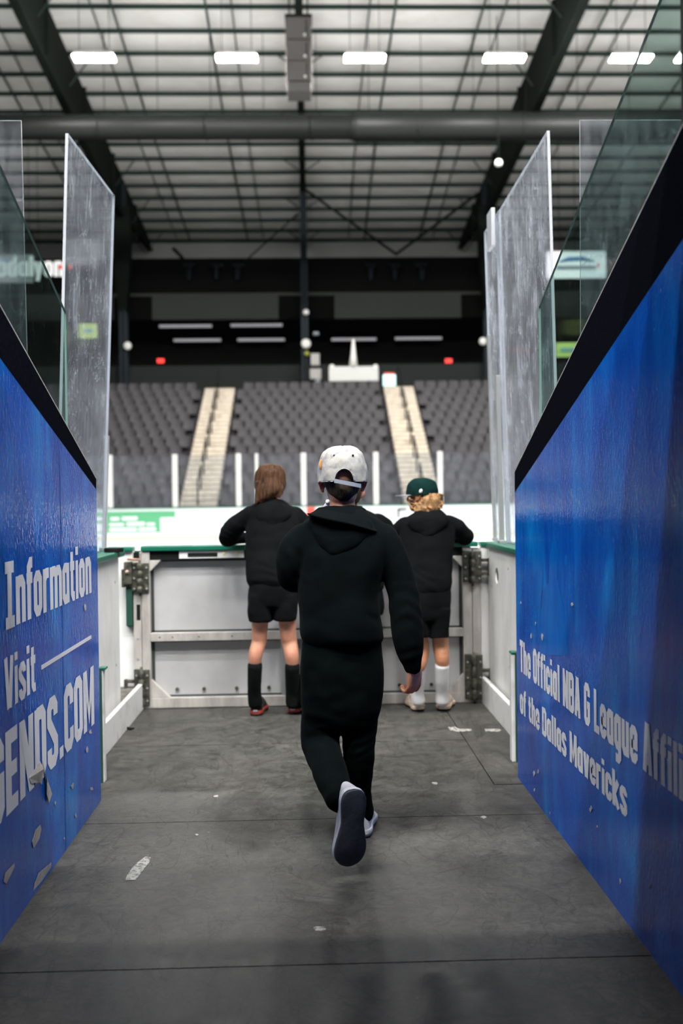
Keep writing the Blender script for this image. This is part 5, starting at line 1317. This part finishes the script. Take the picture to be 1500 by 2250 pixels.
mb = MB(); ringloft(mb, silh([(1019, 586, 602, .02, 6.37), (1024, 570, 617, .06, 6.37), (1036, 562, 625, .085, 6.37), (1054, 559, 628, .094, 6.37), (1070, 560, 628, .090, 6.355), (1082, 563, 620, .075, 6.335), (1094, 563, 606, .055, 6.325), (1104, 561, 588, .035, 6.325)]), 34, 2.1)
for i in range(26):
    random.seed(i); t = i / 25; x0 = 563 + 54 * t; ln = 1088 + random.uniform(0, 10) + (12 if t < .45 else -2)
    mb.tube([at(x0, 1058, 6.285 + .05 * abs(t - .5)), at(x0 + random.uniform(-3, 3), 1076, 6.275 + .05 * abs(t - .5)), at(x0 + random.uniform(-5, 3), ln, 6.29)], [.012, .011, .003], 6)
fuse(mb, 'long_hair', M_hair2, kbody, .0045, 2, folds(.003, 40, (), 2))
# child with dark cap, right
hl, hr_ = onZ(920, 1564, 0), onZ(972, 1563, 0)
c = at(925, 1090, 6.38)
kR, kbody, R, P = leaning(hl, 'person in dark cap with curly blond hair, black shorts and white socks leaning on gate', M_skin2, c, 1.2, .0, .92,
    [(1126, 908, 968, .055, 6.37), (1136, 893, 984, .080, 6.36), (1150, 882, 994, .095, 6.35), (1175, 876, 998, .105, 6.33), (1215, 875, 995, .115, 6.31), (1255, 877, 993, .118, 6.29), (1284, 880, 992, .116, 6.28), (1296, 885, 989, .110, 6.28), (1303, 890, 984, .10, 6.28)],
    [[((892, 1154, 6.36), .060), ((874, 1170, 6.40), .060), ((868, 1182, 6.50), .054), ((878, 1181, 6.66), .046), ((892, 1183, 6.73), .036)],
     [((980, 1152, 6.36), .062), ((1004, 1160, 6.40), .062), ((1020, 1178, 6.48), .056), ((1014, 1181, 6.62), .046), ((1000, 1181, 6.68), .044), ((986, 1183, 6.73), .036)]],
    [[(at(914, 1320, 6.28), .066), (at(922, 1395, 6.29), .048), (at(928, 1425, 6.30), .044), (at(923, 1460, 6.28), .040), (at(918, 1482, 6.32), .034), (at(917, 1520, 6.37), .030), (hl + V((0, .06, .05)), .032), (hl + V((-.02, .18, .035)), .026)],
     [(at(963, 1320, 6.28), .068), (at(966, 1395, 6.29), .054), (at(968, 1420, 6.30), .052), (at(971, 1450, 6.28), .045), (at(973, 1482, 6.32), .034), (at(972, 1520, 6.37), .030), (hr_ + V((0, .06, .05)), .032), (hr_ + V((.02, .18, .035)), .026)]],
    [(1178, 925, 950, .015, 6.235), (1164, 905, 970, .028, 6.245), (1150, 895, 984, .040, 6.26), (1138, 897, 984, .048, 6.28), (1128, 905, 976, .050, 6.31), (1120, 912, 966, .04, 6.33)], M_hood2,
    [(1290, 888, 988, .10, 6.28), (1308, 886, 990, .112, 6.28), (1345, 888, 991, .112, 6.28), (1362, 892, 988, .10, 6.28)], M_short,
    [[(1335, 889, 940, .11, 6.28), (1365, 893, 941, .10, 6.28), (1385, 896, 942, .095, 6.28), (1398, 897, 942, .09, 6.28)], [(1335, 938, 990, .11, 6.28), (1365, 939, 989, .10, 6.28), (1385, 942, 987, .095, 6.28), (1400, 943, 986, .09, 6.28)]],
    [[((922, 1462, 6.29), .044), ((919, 1490, 6.325), .043), ((917, 1520, 6.37), .041), ((919, 1540, 6.39), .045)], [((971, 1462, 6.29), .047), ((971, 1490, 6.325), .045), ((971, 1518, 6.37), .042), ((971, 1540, 6.39), .046)]], M_sockw,
    [(hl, .10, dict(L=.25, W=.112, top=.11, upper=M_beige, sole=M_dark, mid=M_beige, lace=None)), (hr_, -.25, dict(L=.25, W=.115, top=.11, upper=M_beige, sole=M_dark, mid=M_beige, lace=None))],
    [(onrail(897, 6.74, .022), V((1, .2, -.05)), V((0, 0, 1)), .80, .3, 1, .4), (onrail(981, 6.74, .022), V((-1, .2, -.05)), V((0, 0, 1)), .80, .3, -1, .4)], 23.)
cp, CP = crown_cap(kR, c, Matrix.Rotation(1.2, 3, 'Z'), .93, .112, (.098, .110), M_capb, M_capb, False, seed=7., zrim=.008, button=M_capb, brimlen=.088, brimm=M_bannerg)  # pale brim colour stands in for light falling on its top
q = at(924, 1079, 6.27); mb = MB(); mb.ell(q + V((0, .0, 0)), (.010, .006, .014), 10, Matrix.Rotation(.5, 3, 'Y')); mb.build('white_logo', M_white, cp, True)
mb = MB(); random.seed(5)
for i in range(120):
    t = random.random(); a_ = random.uniform(-2.3, .75)
    px = 900 + 70 * t; py = 1088 + random.uniform(0, 1) * (34 if 0.08 < t else 20)
    if t < .35 and py < 1112 and random.random() < .8: px = 925 + 44 * random.random()
    sp = at(px, py, 6.30 + .06 * abs(t - .6) + random.uniform(-.02, .03)); rr = random.uniform(.010, .018)
    pts = []; ax = random.uniform(0, 6.28)
    for k in range(9):
        an = ax + k * .9; pts.append(sp + V((rr * math.cos(an), rr * .6 * math.sin(an), -.004 * k + .014)))
    mb.tube(pts, [.0055] * 8 + [.002], 6)
ringloft(mb, silh([(1084, 925, 964, .05, 6.34), (1096, 918, 968, .07, 6.34), (1110, 912, 968, .065, 6.34), (1122, 912, 966, .05, 6.33), (1130, 918, 958, .03, 6.33)]), 24, 2.1)
fuse(mb, 'curly_hair', M_hair3, kbody, .0042, 1, folds(.002, 50, (), 2))
# child hidden behind the walker
hl, hr_ = onZ(668, 1566, 0), onZ(788, 1562, 0)
c = at(770, 1084, 6.44)
kM, kbody, R, P = leaning(hl, 'person mostly hidden behind the walking child, black hoodie and trousers, leaning on gate', M_skin, c, .1, .05, .90,
    [(1116, 744, 798, .055, 6.42), (1126, 730, 816, .080, 6.41), (1140, 714, 838, .095, 6.40), (1165, 704, 850, .105, 6.38), (1215, 704, 848, .112, 6.35), (1260, 706, 846, .115, 6.33), (1290, 708, 844, .115, 6.32), (1302, 712, 838, .10, 6.32)],
    [[((728, 1146, 6.40), .056), ((722, 1165, 6.43), .052), ((720, 1182, 6.52), .046), ((724, 1181, 6.66), .044), ((730, 1183, 6.73), .036)],
     [((830, 1146, 6.40), .060), ((848, 1162, 6.43), .058), ((852, 1180, 6.52), .050), ((838, 1181, 6.66), .045), ((822, 1183, 6.73), .036)]],
    [[(at(735, 1330, 6.33), .060), (at(700, 1430, 6.34), .045), (at(674, 1525, 6.38), .030), (hl + V((0, .06, .05)), .032), (hl + V((0, .18, .035)), .026)],
     [(at(800, 1330, 6.33), .060), (at(794, 1430, 6.34), .045), (at(788, 1525, 6.38), .030), (hr_ + V((0, .06, .05)), .032), (hr_ + V((0, .18, .035)), .026)]],
    [(1166, 758, 790, .015, 6.29), (1150, 742, 806, .028, 6.30), (1134, 734, 808, .040, 6.32), (1120, 740, 800, .046, 6.35), (1112, 748, 796, .04, 6.37)], M_hood2,
    [(1290, 712, 838, .10, 6.32), (1320, 706, 842, .115, 6.32), (1350, 706, 840, .11, 6.32)], M_trous,
    [[((735, 1335, 6.32), .085), ((705, 1410, 6.33), .080), ((682, 1480, 6.35), .072), ((672, 1535, 6.38), .058)], [((806, 1335, 6.32), .085), ((796, 1410, 6.33), .078), ((790, 1480, 6.35), .068), ((788, 1535, 6.38), .055)]],
    [], M_sockb,
    [(hl, .15, dict(L=.25, W=.098, upper=M_shoeb, sole=M_shoeb, mid=M_white, lace=None, accent=M_shoer)), (hr_, -.15, dict(L=.25, W=.098, upper=M_shoeb, sole=M_shoeb, mid=M_white, lace=None, accent=M_shoer))],
    [(onrail(735, 6.74, .022), V((1, .2, -.05)), V((0, 0, 1)), .78, .3, 1, .4), (onrail(815, 6.74, .022), V((-1, .2, -.05)), V((0, 0, 1)), .78, .3, -1, .4)], 31., 'hoodie', 'trousers')
mb = MB(); ringloft(mb, silh([(1048, 756, 782, .04, 6.44), (1058, 748, 792, .07, 6.43), (1074, 744, 796, .084, 6.42), (1088, 745, 794, .078, 6.41), (1100, 750, 790, .060, 6.40), (1108, 756, 784, .045, 6.40)]), 28, 2.2)
fuse(mb, 'short_hair', M_hair4, kbody, .0045, 2, folds(.002, 50))
